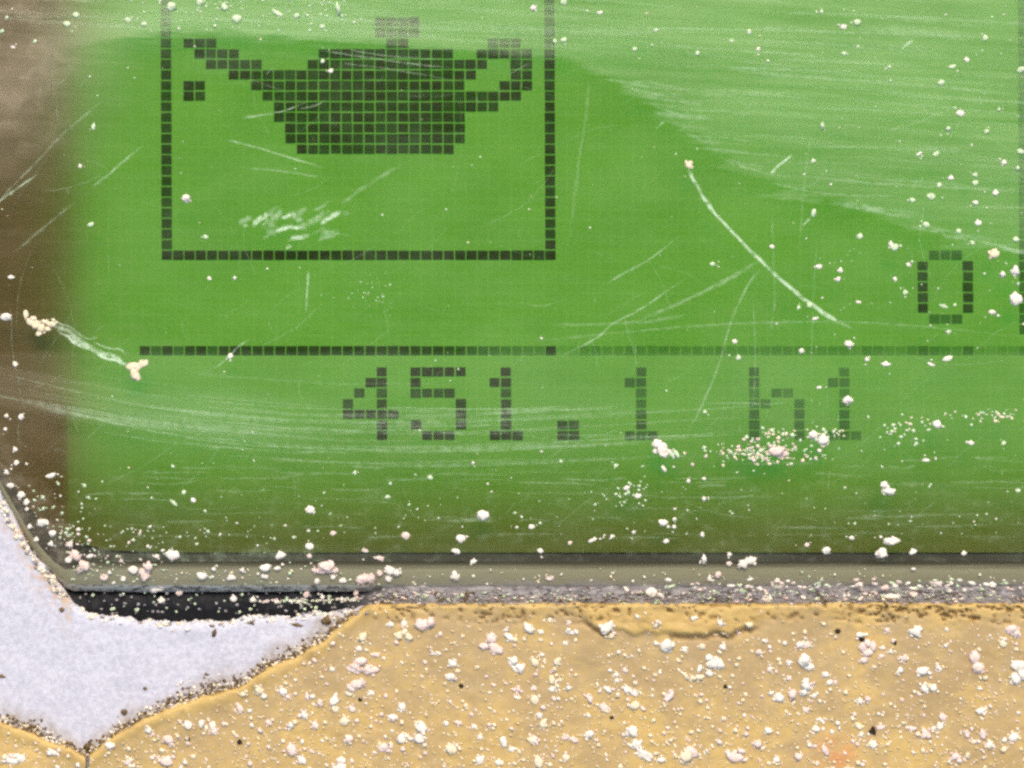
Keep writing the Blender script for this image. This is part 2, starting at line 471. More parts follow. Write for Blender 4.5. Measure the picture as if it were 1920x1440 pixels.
# dark inner frame seen through the lens below the sheet and beyond its left rim
fr_v, fr_f = [], []
def add_box(V, F, u0, v0, u1, v1, zt, zb):
    k = len(V)
    V += [W(a, b, z) for z in (zt, zb) for a, b in ((u0, v0), (u1, v0), (u1, v1), (u0, v1))]
    F += [tuple(k + i for i in f) for f in ((3, 2, 1, 0), (4, 5, 6, 7), (0, 1, 5, 4), (1, 2, 6, 5), (2, 3, 7, 6), (3, 0, 4, 7))]
add_box(fr_v, fr_f, -120, 1038, 2400, 1150, -58, -180)
add_box(fr_v, fr_f, -120, -660, -48, 1037, -58, -180)
add_box(fr_v, fr_f, -47, 760, 132, 1037, -60, -180)
add_box(fr_v, fr_f, 2362, -660, 2440, 1037, -58, -180)
add_box(fr_v, fr_f, -120, -720, 2440, -662, -58, -180)
part('inner_frame', mesh_np('inner_frame', fr_v, fr_f, [M['frame']], False), unit)
part('housing', slab('housing', -520, -900, 2520, 1960, -182, -420, M['housing']), unit)

# ---- liquid crystal cells
def cell_u(k): return 313.0 + 21.15 * k
def cell_v(r):                       # row 0 = lower bar of the icon frame
    return 478.7 + 19.88 * r
ZP = Z_LCD + 0.6
cw, ch = 19.2 / 2, 17.7 / 2
def cell_geo(w, h):
    w *= S * (D - ZP) / D; h *= S * (D - ZP) / D; t = 0.5 * S
    v = [(-w, -h, t), (w, -h, t), (w, h, t), (-w, h, t), (-w, -h, 0), (w, -h, 0), (w, h, 0), (-w, h, 0)]
    f = [(0, 1, 2, 3), (0, 4, 5, 1), (1, 5, 6, 2), (2, 6, 7, 3), (3, 7, 4, 0)]
    return v, f
cells = []
for w, h in ((cw, ch), (cw - 0.35, ch - 0.3), (cw + 0.25, ch + 0.1), (cw, ch - 0.5)):
    v, f = cell_geo(w, h)
    cells.append(mesh_np('pixel', v, f, [M['pix']], False))
def skew(u, v):                      # the glass sits a hair out of square
    return u + (v - 478.7) * 0.0045, v
def pixel(k, r, ink):
    u, v = skew(cell_u(k), cell_v(r))
    o = part('pixel', random.choice(cells), screen, W(u + random.uniform(-.35, .35), v + random.uniform(-.35, .35), ZP))
    o.color = (0.05, 0.04, 0.01, max(0.0, min(1.0, ink + random.uniform(-0.07, 0.05))))

lamp = {-22: [(19, 22)], -21: [(19, 22)], -20: [(2, 4), (20, 21), (29, 31)], -19: [(3, 6), (14, 25), (28, 32)],
        -18: [(4, 8), (13, 28), (31, 32)], -17: [(6, 27), (31, 32)], -16: [(2, 3), (8, 26), (30, 32)],
        -15: [(2, 3), (9, 31)], -14: [(10, 29)], -13: [(10, 26)], -12: [(11, 26)], -11: [(11, 26)], -10: [(12, 25)]}
n_pix = 0
for r, runs in lamp.items():
    for a, b in runs:
        for k in range(a, b + 1):
            pixel(k, r, 0.93 if r > -21 else 0.97); n_pix += 1
glyphs = {
    '4': ['...X.', '..XX.', '.X.X.', 'X..X.', 'XXXXX', '...X.', '...X.'],
    '5': ['XXXXX', 'X....', 'XXXX.', '....X', '....X', 'X...X', '.XXX.'],
    '1': ['..X..', '.XX..', '..X..', '..X..', '..X..', '..X..', '.XXX.'],
    '.': ['.....', '.....', '.....', '.....', '.....', '.XX..', '.XX..'],
    'h': ['X....', 'X....', 'X.XX.', 'XX..X', 'X...X', 'X...X', 'X...X'],
    '0': ['.XXX.', 'X...X', 'X...X', 'X...X', 'X...X', 'X...X', '.XXX.']}
def glyph(c, k0, r0, ink):
    global n_pix
    for j, row in enumerate(glyphs[c]):
        for i, x in enumerate(row):
            if x == 'X':
                q = ink(j) if callable(ink) else ink
                pixel(k0 + i, r0 + j, q); n_pix += 1
wavy = lambda base: (lambda j: base * (1.0, 1.02, 0.82, 0.88, 1.0, 1.05, 0.98)[j])
glyph('4', 16, 11, wavy(1.06)); glyph('5', 22, 11, wavy(1.05)); glyph('1', 28, 11, wavy(1.02))
glyph('.', 34, 11, 0.88); glyph('1', 40, 11, wavy(0.74)); glyph('h', 52, 11, wavy(0.64)); glyph('1', 58, 11, wavy(0.58))
glyph('0', 67, 0, lambda j: 0.62 if j in (0, 6) else 0.88)

def joined(name, plist):
    V, F, A = [], [], []
    for k, r, ink in plist:
        u, v = skew(cell_u(k), cell_v(r))
        gv, gf = cell_geo(cw + random.uniform(-.3, .3), ch + random.uniform(-.3, .3))
        c = Vector(W(u, v, ZP)); n0 = len(V)
        V += [tuple(Vector(q) + c) for q in gv]; F += [tuple(n0 + i for i in f) for f in gf]
        A += [ink] * len(gv)
    o = part(name, mesh_np(name, V, F, [M['pixj']], False, attrs={'ink': A}), screen)
    o['kind'] = 'stuff'
    return o
R = random.random
fr_pix = [(k, 0, 0.93 + 0.06 * R()) for k in range(0, 35)]
for r in range(-1, -46, -1):
    fr_pix += [(0, r, (0.92 if r > -20 else 0.84) - 0.08 * R()), (34, r, (0.96 if r > -20 else 0.84) - 0.08 * R())]
fr_pix += [(k, -46, 0.9) for k in range(0, 35)]
joined('icon_frame', fr_pix)
dv = []
for k in range(-2, 96):
    ink = 0.93
    if k in (-1, 1): ink = 0.72
    if k == 4: ink = 0.78
    if 25 <= k <= 33: ink = 0.93 - 0.055 * (k - 24)
    if 35 <= k <= 58: ink = 0.36 + 0.12 * R()
    if 58 < k <= 71: ink = 0.32 + 0.2 * R()
    if k in (67, 71): ink = 0.62
    if k > 71: ink = 0.22 + 0.1 * R()
    if k == 34: ink = 0.98
    if k in (35, 36): ink = 0.2
    if k >= 76: ink = 0.5
    dv.append((k, 9, ink - 0.05 * R()))
joined('divider_line', dv)
joined('side_frame', [(76, r, (0.50 if r < -1 else 0.72) - 0.1 * R()) for r in range(-45, 8)])

# ---- lens: flat face, bevelled rim, side
OUT = [(-62, -760), (-62, 780), (-44, 838), (-20, 886), (2, 925), (22, 962), (42, 1000), (64, 1036), (88, 1066), (108, 1088), (122, 1102),
       (140, 1108), (260, 1110), (700, 1109), (1300, 1108), (1920, 1107), (2420, 1107), (2420, -760)]
INN = [(-54, -752), (-54, 779), (-36, 835), (-12, 882), (10, 920), (31, 956), (52, 993), (76, 1026), (100, 1052), (122, 1068), (142, 1066),
       (168, 1056), (270, 1053), (700, 1053), (1300, 1053), (1920, 1053), (2396, 1053), (2396, -738)]
MID = [(a + (b - a) * 0.78, c + (e - c) * 0.78) for (a, c), (b, e) in zip(INN, OUT)]
lv = [W(a, b, 0) for a, b in INN] + [W(a, b, -11) for a, b in MID] + [W(a, b, -26) for a, b in OUT] + [W(a, b, -48) for a, b in OUT]
N = len(INN)
lf = [tuple(reversed(range(N)))]
mi = [0]
area = sum(INN[i][0] * INN[(i + 1) % N][1] - INN[(i + 1) % N][0] * INN[i][1] for i in range(N))
if area < 0: lf = [tuple(range(N))]
for ring in range(3):
    for i in range(N):
        j = (i + 1) % N
        q = (ring * N + i, ring * N + j, (ring + 1) * N + j, (ring + 1) * N + i)
        lf.append(q if area > 0 else tuple(reversed(q))); mi.append(1 if ring == 0 else 2)
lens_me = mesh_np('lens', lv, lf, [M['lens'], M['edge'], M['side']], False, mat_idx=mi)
lens_me.polygons.foreach_set('use_smooth', [i > 0 for i in range(len(lens_me.polygons))])
bm = bmesh.new(); bm.from_mesh(lens_me)
bmesh.ops.recalc_face_normals(bm, faces=bm.faces)
bm.faces.ensure_lookup_table()
if bm.faces[0].normal.z < 0: bmesh.ops.reverse_faces(bm, faces=bm.faces)
bm.to_mesh(lens_me); bm.free()
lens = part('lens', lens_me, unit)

# ---- scratches in the lens face
def spline(pts, n):
    """Catmull-Rom through pts"""
    p = np.array(pts, float)
    if len(p) == 2:
        t = np.linspace(0, 1, n)[:, None]
        return p[0] * (1 - t) + p[1] * t
    q = np.vstack([2 * p[0] - p[1], p, 2 * p[-1] - p[-2]])
    out = []
    for s in np.linspace(0, len(p) - 1, n):
        i = min(int(s), len(p) - 2); t = s - i
        a, b, c, e = q[i], q[i + 1], q[i + 2], q[i + 3]
        out.append(0.5 * ((2 * b) + (-a + c) * t + (2 * a - 5 * b + 4 * c - e) * t * t + (-a + 3 * b - 3 * c + e) * t ** 3))
    return np.array(out)

def ribbon(pts, w, al, z=0.7, n=None, wob=0.6):
    """a shallow groove with raised whitened lips: five vertices across, fading out sideways and at both ends"""
    L = sum(math.dist(pts[i], pts[i + 1]) for i in range(len(pts) - 1))
    n = n or max(6, min(60, int(L / 6)))
    c = spline(pts, n)
    tg = np.gradient(c, axis=0); tg /= np.linalg.norm(tg, axis=1)[:, None] + 1e-9
    nm = np.stack([-tg[:, 1], tg[:, 0]], 1)
    V, F, A = [], [], []
    ph = random.random() * 50
    for i in range(n):
        s = i / (n - 1)
        end = min(1, s / 0.12 + 0.15, (1 - s) / 0.18 + 0.1)
        j = (vnoise(ph + i * 0.5, ph, 3) - 0.5) * wob * w
        ww = w * (0.55 + 0.6 * float(vnoise(ph + i * 0.35, 7.0, 5))) * (0.4 + 0.6 * end)
        for o, a, zz in ((-1, 0, 0), (-.5, .75, .35), (0, 1, .15), (.5, .75, .35), (1, 0, 0)):
            q = c[i] + nm[i] * (o * ww / 2 + j)
            V.append(W(q[0], q[1], z + zz)); A.append(a * al * end)
    for i in range(n - 1):
        for k in range(4):
            a = i * 5 + k
            F.append((a, a + 1, a + 6, a + 5))
    return V, F, A

SCR = [
    ([(1286, 305), (1300, 335), (1330, 386), (1370, 432), (1420, 483), (1470, 530), (1520, 570), (1570, 603), (1600, 616)], 14, 0.80),
    ([(1052, 668), (1118, 634), (1150, 606), (1200, 580), (1285, 522)], 8, 0.38),
    ([(1200, 600), (1300, 556), (1370, 520), (1425, 488)], 16, 0.24),
    ([(1140, 531), (1170, 512), (1215, 488), (1278, 440)], 9, 0.30),
    ([(1290, 810), (1312, 768), (1346, 690), (1372, 600), (1404, 532), (1430, 500)], 9, 0.26),
    ([(1105, 150), (1098, 220), (1085, 305), (1066, 465)], 12, 0.13),
    ([(1520, 250), (1508, 350), (1498, 470)], 9, 0.14),
    ([(1447, 390), (1452, 560), (1440, 640)], 8, 0.12),
    ([(1412, 560), (1416, 680), (1412, 760)], 7, 0.16),
    ([(1531, 460), (1525, 560), (1520, 700)], 7, 0.12),
    ([(-20, 392), (36, 350), (72, 326)], 10, 0.55),
    ([(-10, 384), (60, 312), (120, 250), (198, 184)], 9, 0.20),
    ([(28, 472), (80, 428), (142, 378)], 11, 0.20),
    ([(174, 350), (205, 326), (232, 302), (266, 274)], 9, 0.40),
    ([(404, 690), (428, 670), (445, 652), (470, 634)], 8, 0.42),
    ([(578, 508), (576, 545), (573, 588)], 8, 0.50),
    ([(424, 262), (480, 276), (545, 296), (614, 316)], 8, 0.40),
    ([(466, 316), (540, 322), (606, 334)], 9, 0.22),
    ([(452, 222), (485, 217), (530, 208), (580, 190)], 8, 0.42),
    ([(640, 382), (690, 346), (756, 308)], 14, 0.20),
    ([(1445, 326), (1462, 308), (1486, 290)], 12, 0.95),
    ([(1688, 96), (1700, 84), (1714, 74)], 9, 0.70),
    ([(1505, 424), (1519, 408)], 8, 0.6),
    ([(1230, 242), (1245, 228)], 8, 0.5),
    ([(600, 95), (690, 108), (760, 118), (850, 128)], 7, 0.30),
    ([(650, 92), (720, 104), (835, 112)], 5, 0.34),
    ([(640, 118), (720, 128), (850, 150)], 5, 0.28),
    ([(955, 140), (975, 128), (995, 118)], 5, 0.3),
    ([(560, 205), (590, 198), (612, 188)], 6, 0.34),
    ([(1000, 640), (1200, 620), (1400, 606), (1640, 606), (1930, 632)], 10, 0.16),
    ([(1030, 610), (1200, 604), (1290, 590)], 12, 0.16),
    ([(30, 745), (200, 790), (420, 830), (640, 842), (900, 846)], 8, 0.22),
    ([(0, 700), (160, 738), (330, 770), (640, 796)], 7, 0.20),
    ([(700, 764), (900, 767), (1150, 768)], 7, 0.22),
    ([(1320, 757), (1400, 756), (1440, 758), (1480, 754)], 5, 0.30),
    ([(1020, 815), (1200, 818), (1390, 816)], 8, 0.16),
    ([(1640, 60), (1700, 40), (1760, 0)], 9, 0.1),
    ([(1660, 246), (1720, 230), (1800, 196)], 9, 0.13),
    ([(1350, 130), (1560, 148), (1740, 160), (1930, 182)], 14, 0.20),
    ([(1365, 127), (1450, 130), (1600, 135)], 9, 0.26),
    ([(1170, 52), (1400, 56), (1620, 62), (1930, 72)], 9, 0.24),
    ([(1500, 330), (1640, 344), (1790, 352), (1925, 360)], 12, 0.2),
    ([(1450, 345), (1560, 364), (1700, 368)], 8, 0.22),
]
for pts, w, al in SCR:
    V, F, A = ribbon(pts, w * 0.72, al * 0.75, wob=0.2)
    part('scratch', mesh_np('scratch', V, F, [M['scratch']], True, attrs={'alpha': A}), lens)

def on_lens(u, v):
    return v < 1055 and u > -20 and not (v > 860 and (v - 860) * 0.62 > u)
V, F, A = [], [], []
def addr(pts, w, al, n=None):
    v, f, a = ribbon(pts, w, al, z=0.35, n=n)
    k = len(V); V.extend(v); F.extend(tuple(k + i for i in q) for q in f); A.extend(a)
for i in range(190):                                # hairlines in every direction, most of them rising to the right
    u, v = random.uniform(0, 1920), random.uniform(100, 1000)
    if not on_lens(u, v): continue
    a = math.radians(random.choice([random.gauss(-36, 10), random.gauss(-36, 10), random.gauss(-95, 12), random.gauss(15, 12)]))
    L = random.choice([20, 40, 70, 120, 170]) * random.uniform(.6, 1.3)
    b = random.uniform(-.12, .12) * L
    pts = [(u, v), (u + math.cos(a) * L / 2 - math.sin(a) * b, v + math.sin(a) * L / 2 + math.cos(a) * b), (u + math.cos(a) * L, v + math.sin(a) * L)]
    addr(pts, random.uniform(2, 4.5), random.uniform(.03, .12))
for i in range(150):                                # wipe marks of the upper area
    u = random.uniform(-60, 1900)
    lim = np.interp(u, [0, 300, 1040, 1280, 1450, 1920], [60, 60, 100, 235, 335, 470])
    v = random.uniform(-30, lim - 10)
    L = random.uniform(90, 420)
    e = v + L * random.uniform(.03, .085)
    pts = [(u, v), (u + L / 2, (v + e) / 2 - random.uniform(0, 4)), (u + L, e)]
    addr(pts, random.uniform(3, 10), random.uniform(.03, .12), n=16)
for i in range(36):                                 # tips of the wipe marks along the rim of that area
    u = random.uniform(1080, 1900)
    lim = np.interp(u, [1040, 1110, 1200, 1280, 1350, 1450, 1550, 1700, 1920], [106, 133, 183, 246, 298, 348, 377, 425, 480])
    L = random.uniform(40, 160)
    addr([(u - 12, lim + random.uniform(-16, 2)), (u + L * .5, lim + L * .05), (u + L, lim + L * .10)], random.uniform(4, 12), random.uniform(.06, .16), n=12)
for i in range(60):                                 # wipe marks of the lower band
    o = random.gauss(0, 34)
    u0 = random.uniform(-60, 900); L = random.uniform(160, 700)
    cx = np.linspace(u0, u0 + L, 4)
    cy = np.interp(cx, [-100, 0, 150, 300, 480, 640, 900, 1200, 1600], [690, 722, 752, 776, 793, 802, 800, 785, 760]) + o
    addr(list(zip(cx, cy)), random.uniform(3, 9), random.uniform(.04, .12), n=20)
for i in range(90):                                 # dull rub marks near the bottom rim
    u = random.uniform(150, 1900); v = random.uniform(840, 1010); L = random.uniform(30, 170)
    addr([(u, v), (u + L / 2, v + random.uniform(-3, 3)), (u + L, v + random.uniform(-5, 3))], random.uniform(3, 8), random.uniform(.04, .13), n=8)
o = part('fine_scratches', mesh_np('fine_scratches', V, F, [M['scratch']], True, attrs={'alpha': A}), lens)
o['kind'] = 'stuff'

# abraded patch under the lamp: short broad strokes
V, F, A = [], [], []
for i in range(34):
    u, v = random.gauss(535, 42), random.gauss(422, 14)
    L = random.uniform(10, 40); a = math.radians(random.gauss(-30, 14))
    k = len(V)
    v_, f_, a_ = ribbon([(u, v), (u + math.cos(a) * L, v + math.sin(a) * L)], random.uniform(8, 20), random.uniform(.08, .26), z=.9)
    V += v_; F += [tuple(k + i for i in q) for q in f_]; A += a_
for pts, w, al in (([(474, 425), (490, 410), (506, 403)], 13, .8), ([(515, 432), (545, 428), (575, 418)], 12, .75),
                   ([(600, 420), (620, 408), (640, 396)], 13, .7), ([(528, 412), (548, 402)], 10, .6), ([(540, 450), (560, 446), (580, 440)], 11, .5),
                   ([(538, 468), (546, 460)], 10, .8)):
    k = len(V); v_, f_, a_ = ribbon(pts, w, al, z=1.1)
    V += v_; F += [tuple(k + i for i in q) for q in f_]; A += a_
o = part('abrasion', mesh_np('abrasion', V, F, [M['scratch']], True, attrs={'alpha': A}), lens)

# ------------------------------------------------------------------ bezel, gasket, film
HOLE = [(-520, -740), (-78, -739), (-76, 700), (-50, 800), (-25, 872), (0, 918), (14, 944), (34, 984), (58, 1030), (88, 1064), (112, 1090), (126, 1112),
        (142, 1134), (166, 1150), (200, 1157), (262, 1160), (302, 1164), (335, 1166), (380, 1163), (480, 1156), (600, 1149), (680, 1141), (760, 1138), (2540, 1138)]
FILM = [(-520, 1180), (-200, 1290), (0, 1348), (60, 1372), (110, 1394), (160, 1413), (165, 1413), (215, 1378), (270, 1346), (330, 1326), (400, 1301),
        (455, 1280), (500, 1256), (560, 1228), (604, 1202), (640, 1172), (668, 1148), (690, 1135), (720, 1131.5), (800, 1131), (2540, 1130)]
hx, hy = np.array(HOLE).T
fx_, fy_ = np.array(FILM).T
def hole_v(u): return np.interp(u, hx, hy) + (fbm(np.asarray(u) / 26., 3.0, 5) * 7 + fbm(np.asarray(u) / 8., 5.0, 15) * 3) * (np.asarray(u) > -60)
def film_v(u):
    u = np.asarray(u, float)
    slope = (u < 700)
    return np.interp(u, fx_, fy_) + fbm(u / 40., 9.0, 8) * (6 * slope + 2.2) + fbm(u / 9., 2.0, 4) * 1.6

def columns(us, vtop, vbot_rows, height, drop, mat, name, attrs=None):
    """sheet hanging from the edge vtop(u); rows measured from that edge; first ring goes down by drop"""
    U, Vv = [], []
    V = []; F = []
    nr = len(vbot_rows) + 1
    us = np.asarray(us, float)
    vt = vtop(us)
    rows_u = [us] * nr
    rows_v = [vt] + [vt + r if r < 400 else np.full_like(us, 0) + 1500 + (r - 400) for r in vbot_rows]
    for i in range(1, nr):
        rows_v[i] = np.maximum(rows_v[i], rows_v[i - 1] + 0.5)
    Ua = np.stack(rows_u); Va = np.stack(rows_v)
    Za = height(Ua, Va, Va - vt[None, :])
    Za[0] -= drop
    K = (D - Za) / D
    X = (Ua - 960) * S * K; Y = (720 - Va) * S * K; Z = Za * S
    verts = np.stack([X, Y, Z], -1).reshape(-1, 3)
    m_ = len(us)
    for i in range(nr - 1):
        for j in range(m_ - 1):
            F.append((i * m_ + j, (i + 1) * m_ + j, (i + 1) * m_ + j + 1, i * m_ + j + 1))
    at = {k: f(Ua, Va, Va - vt[None, :]).reshape(-1) for k, f in (attrs or {}).items()}
    return mesh_np(name, verts, F, [mat], True, attrs=at)

# bezel
def bez_h(U, V_, dd):
    z = 4 + fbm(U / 45., V_ / 45., 21) * 2.2 + fbm(U / 9., V_ / 9., 22, 3) * 0.9
    z -= 9 * (1 - sstep(0, 16, dd)) ** 2
    return z
def bez_stain(U, V_, dd):
    fd = film_v(U) - V_                         # distance above the film's edge
    w = 26 + 40 * vnoise(U / 30., 1.0, 6)
    s = (1 - sstep(2, w, fd)) * (fd > -80)
    s += 0.55 * (1 - sstep(0, 9, dd)) * (U > 130) * vnoise(U / 12., 2.0, 9)
    s += 0.9 * sstep(560, 640, U) * (U < 760)
    return np.clip(s, 0, 1)
def bez_rust(U, V_, dd):
    return np.clip((1 - sstep(8, 90, dd)) * (U < 135) * (U > -60) * sstep(950, 1000, V_) * 0.95, 0, 1)
us = np.concatenate([np.arange(-520, -90, 30), np.arange(-84, 760, 4), np.arange(770, 2541, 40)])
rows = [0.01, 2, 5, 9, 14] + list(np.arange(20, 360, 5)) + list(np.arange(370, 399, 10)) + [401, 860]
bezel = part('bezel', columns(us, hole_v, rows, bez_h, 130, M['bezel'], 'bezel', {'stain': bez_stain, 'rust': bez_rust}), unit)

# gasket: rounded black rubber cord in the gap under the lens rim
V, F = [], []
gu = np.arange(-60, 2421, 6.0)
prof = [(-26, -60), (-20, -38), (-8, -30), (6, -27), (20, -28), (34, -33), (44, -42), (52, -70)]
for i, u in enumerate(gu):
    for dv_, z in prof:
        cv = 1127 - 7 * float(sstep(660, 760, u)) + (0 if u > 140 else -(140 - u) * 1.25)
        b = float(fbm(u / 14., dv_ / 10., 31)) * 9 + 26 * float(sstep(660, 760, u))
        V.append(W(u + (0 if u > 140 else -8), cv + dv_ + float(fbm(u / 40., 5., 32)) * 3, z + b))
n = len(prof)
for i in range(len(gu) - 1):
    for k in range(n - 1):
        a = i * n + k
        F.append((a, a + 1, a + n + 1, a + n))
part('gasket', mesh_np('gasket', V, F, [M['gasket']], True), unit)

# yellow film
film = bpy.data.objects.new('overlay_film', None)
film.empty_display_size = 0.005
film.location = W(1000, 1300, 6)
link(film)
tag(film, 'weathered ochre yellow film with a torn left edge along the bottom of the display', 'sticker')
LED = [(-520, 0), (640, 0), (700, 1142), (740, 1160), (800, 1150), (900, 1160), (1000, 1152), (1060, 1150), (1092, 1162), (1130, 1181), (1200, 1190), (1300, 1194), (1380, 1187),
       (1402, 1173), (1440, 1166), (1560, 1160), (1700, 1170), (1800, 1176), (1920, 1170), (2540, 1166)]
lx, ly = np.array(LED).T
def ledge(u):
    return np.interp(u, lx, ly) + fbm(u / 22., 4.0, 41) * 9 + fbm(u / 7., 4.0, 42) * 3
def film_strip(U, V_, dd):
    so = 3 + 22 * (1 - sstep(1080, 1120, U) * sstep(1450, 1400, U))
    s = sstep(so, -so, V_ - ledge(U) + so * 0.6 + fbm(U / 18., V_ / 12., 45) * so)
    s = np.maximum(s, (U < 760) * (1 - sstep(14, 40, dd + fbm(U / 30., V_ / 30., 43) * 14)))
    return np.clip(s, 0, 1)
def film_crack(U, V_, dd):
    # flaking lines in the upper strip, running along it; dirt packed under the ledge and pits
    n1 = np.abs(fbm(U / 46., V_ / 8., 51, 4))
    zone = sstep(1175, 1160, V_) * (U > 730) * sstep(2, 7, dd)
    where = np.maximum(0.8 * sstep(0.55, 0.72, vnoise(U / 85., V_ / 60., 53)), sstep(1540, 1640, U))
    c = (1 - sstep(0.02, 0.085, n1)) * zone * where
    t = V_ - ledge(U)
    c = np.maximum(c, 0.75 * np.exp(-((t - 4) / 4.0) ** 2) * sstep(0.35, 0.6, vnoise(U / 40., 8.0, 54)) * sstep(1080, 1110, U) * sstep(1440, 1400, U))
    pits = sstep(0.74, 0.84, vnoise(U / 9., V_ / 8., 55)) * sstep(1172, 1150, V_) * (U > 700) * 0.8
    c = np.maximum(c, pits)
    d2 = (1 - sstep(1.0, 5.0, dd)) * sstep(0.45, 0.7, vnoise(U / 18., 3.0, 56)) * 0.7
    return np.clip(np.maximum(c, d2), 0, 1)
def film_h(U, V_, dd):
    z = 20 + fbm(U / 110., V_ / 80., 61) * 4 + fbm(U / 30., V_ / 22., 62) * 1.0 + fbm(U / 9., V_ / 8., 63, 3) * 0.5
    z += (2.0 + 4.5 * sstep(1060, 1120, U) * sstep(1460, 1390, U)) * film_strip(U, V_, dd) * (U > 720)
    z += 4 * np.exp(-((dd - 14) / 12.) ** 2) * (U < 720)
    z -= 10 * film_crack(U, V_, dd)
    z -= 8 * (1 - sstep(0, 9, dd)) ** 2
    # wrinkles
    z += 0.9 * np.abs(fbm((U + V_ * .8) / 42., (V_ - U * .3) / 20., 64)) * sstep(1180, 1230, V_)
    return z
us = np.concatenate([np.arange(168, 1925, 4), np.arange(1930, 2541, 30)])
rows = [0.01, 1.5, 3, 5, 8, 11] + list(np.arange(15, 330, 4)) + [350, 390, 460, 860]
sheet = part('film_sheet', columns(us, film_v, rows, film_h, 18, M['film'], 'film_sheet', {'strip': film_strip, 'crack': film_crack}), film)
us = np.concatenate([np.arange(-520, -20, 25), np.arange(-16, 163, 4)])
part('film_corner', columns(us, film_v, rows, film_h, 18, M['film'], 'film_corner', {'strip': film_strip, 'crack': film_crack}), film)

def surf_z(u, v):
    """height of whatever lies at (u, v)"""
    u_ = np.array([float(u)]); v_ = np.array([float(v)])
    fd = float(v_[0] - film_v(u_)[0])
    if fd > 0: return float(film_h(u_, v_, np.array([fd]))[0])
    hd = float(v_[0] - hole_v(u_)[0])
    if hd > 0: return float(bez_h(u_, v_, np.array([hd]))[0])
    bot = np.interp(u, [150, 2400], [1063, 1066])
    if v > 1108: return -26.0
    if v > bot: return -11.0 * (v - bot) / 32.0 if v < bot + 32 else -11 - (v - bot - 32) * 1.5
    return 0.0

# ------------------------------------------------------------------ grit, flakes and dirt
def ico(sub):
    b = bmesh.new(); bmesh.ops.create_icosphere(b, subdivisions=sub, radius=1.0)
    v = np.array([x.co[:] for x in b.verts]); f = [tuple(q.index for q in x.verts) for x in b.faces]
    b.free()
    return v, f
ICO = {1: ico(1), 2: ico(2), 3: ico(3)}
def lump(sub, amp):
    v, f = ICO[sub]
    s = rng.integers(0, 9999)
    r = 1 + amp * (fbm(v[:, 0] * 1.3 + s, v[:, 1] * 1.3 + v[:, 2] * 1.7 + s * .37, int(s) % 97, 3) + 0.4 * fbm(v[:, 0] * 3.4 + s, v[:, 1] * 3.4 + v[:, 2] * 3.1, int(s) % 89, 2)) * 1.4
    return v * r[:, None], f
LUMPS = {1: [lump(1, .55) for _ in range(14)], 2: [lump(2, .6) for _ in range(16)], 3: [lump(3, .7) for _ in range(8)]}

def placed(u, v, a, b, ang, sub, flat=0.62, sink=0.25, zadd=0.0):
    """lump with half axes a, b turned by ang (degrees, clockwise as seen)"""
    lv_, lf_ = random.choice(LUMPS[sub])
    t = math.radians(-ang); c, s = math.cos(t), math.sin(t)
    h = min(a, b) * flat
    x = lv_[:, 0] * a; y = lv_[:, 1] * b; z = lv_[:, 2] * h
    X = x * c - y * s; Y = x * s + y * c
    z0 = surf_z(u, v) + h * (1 - 2 * sink) + zadd
    return np.stack([X, Y, z], -1) * S, lf_, np.array(W(u, v, z0))

class Heap:
    def __init__(self, mats):
        self.V, self.F, self.I, self.n = [], [], [], 0
        self.mats = mats
    def add(self, u, v, a, b=None, ang=0, mat=0, sub=1, **kw):
        p, f, c = placed(u, v, a, b if b else a, ang, sub, **kw)
        self.V.append(p + c)
        self.F += [tuple(i + self.n for i in q) for q in f]
        self.I += [mat] * len(f); self.n += len(p)
    def build(self, name):
        V = np.concatenate(self.V)
        return obj(name, mesh_np(name, V, self.F, [M[k] for k in self.mats], True, mat_idx=self.I))

def fleck(name, label, cat, group, blobs, mat):
    """one loose crumb or flake: a few fused lumps in one mesh, origin at its foot"""
    V, F, n = [], [], 0
    u0, v0 = blobs[0][0], blobs[0][1]
    c0 = np.array(W(u0, v0, surf_z(u0, v0)))
    full = []
    for u, v, a, b, ang in blobs:
        full.append((u, v, a * .9, b * .9, ang))
        if mat == 'dark': continue
        for _ in range(5):
            t = random.uniform(0, 6.28)
            full.append((u + math.cos(t) * a * .8, v + math.sin(t) * b * .8, a * random.uniform(.22, .5), b * random.uniform(.22, .5), random.uniform(0, 90)))
    for u, v, a, b, ang in full:
        p, f, c = placed(u, v, a, b, ang, 2 if max(a, b) < 13 else 3, flat=.4)
        V.append(p + c - c0); F += [tuple(i + n for i in q) for q in f]; n += len(p)
    o = obj(name, mesh_np(name, np.concatenate(V), F, [M[mat]], True), None, tuple(c0))
    return tag(o, label, cat, group)

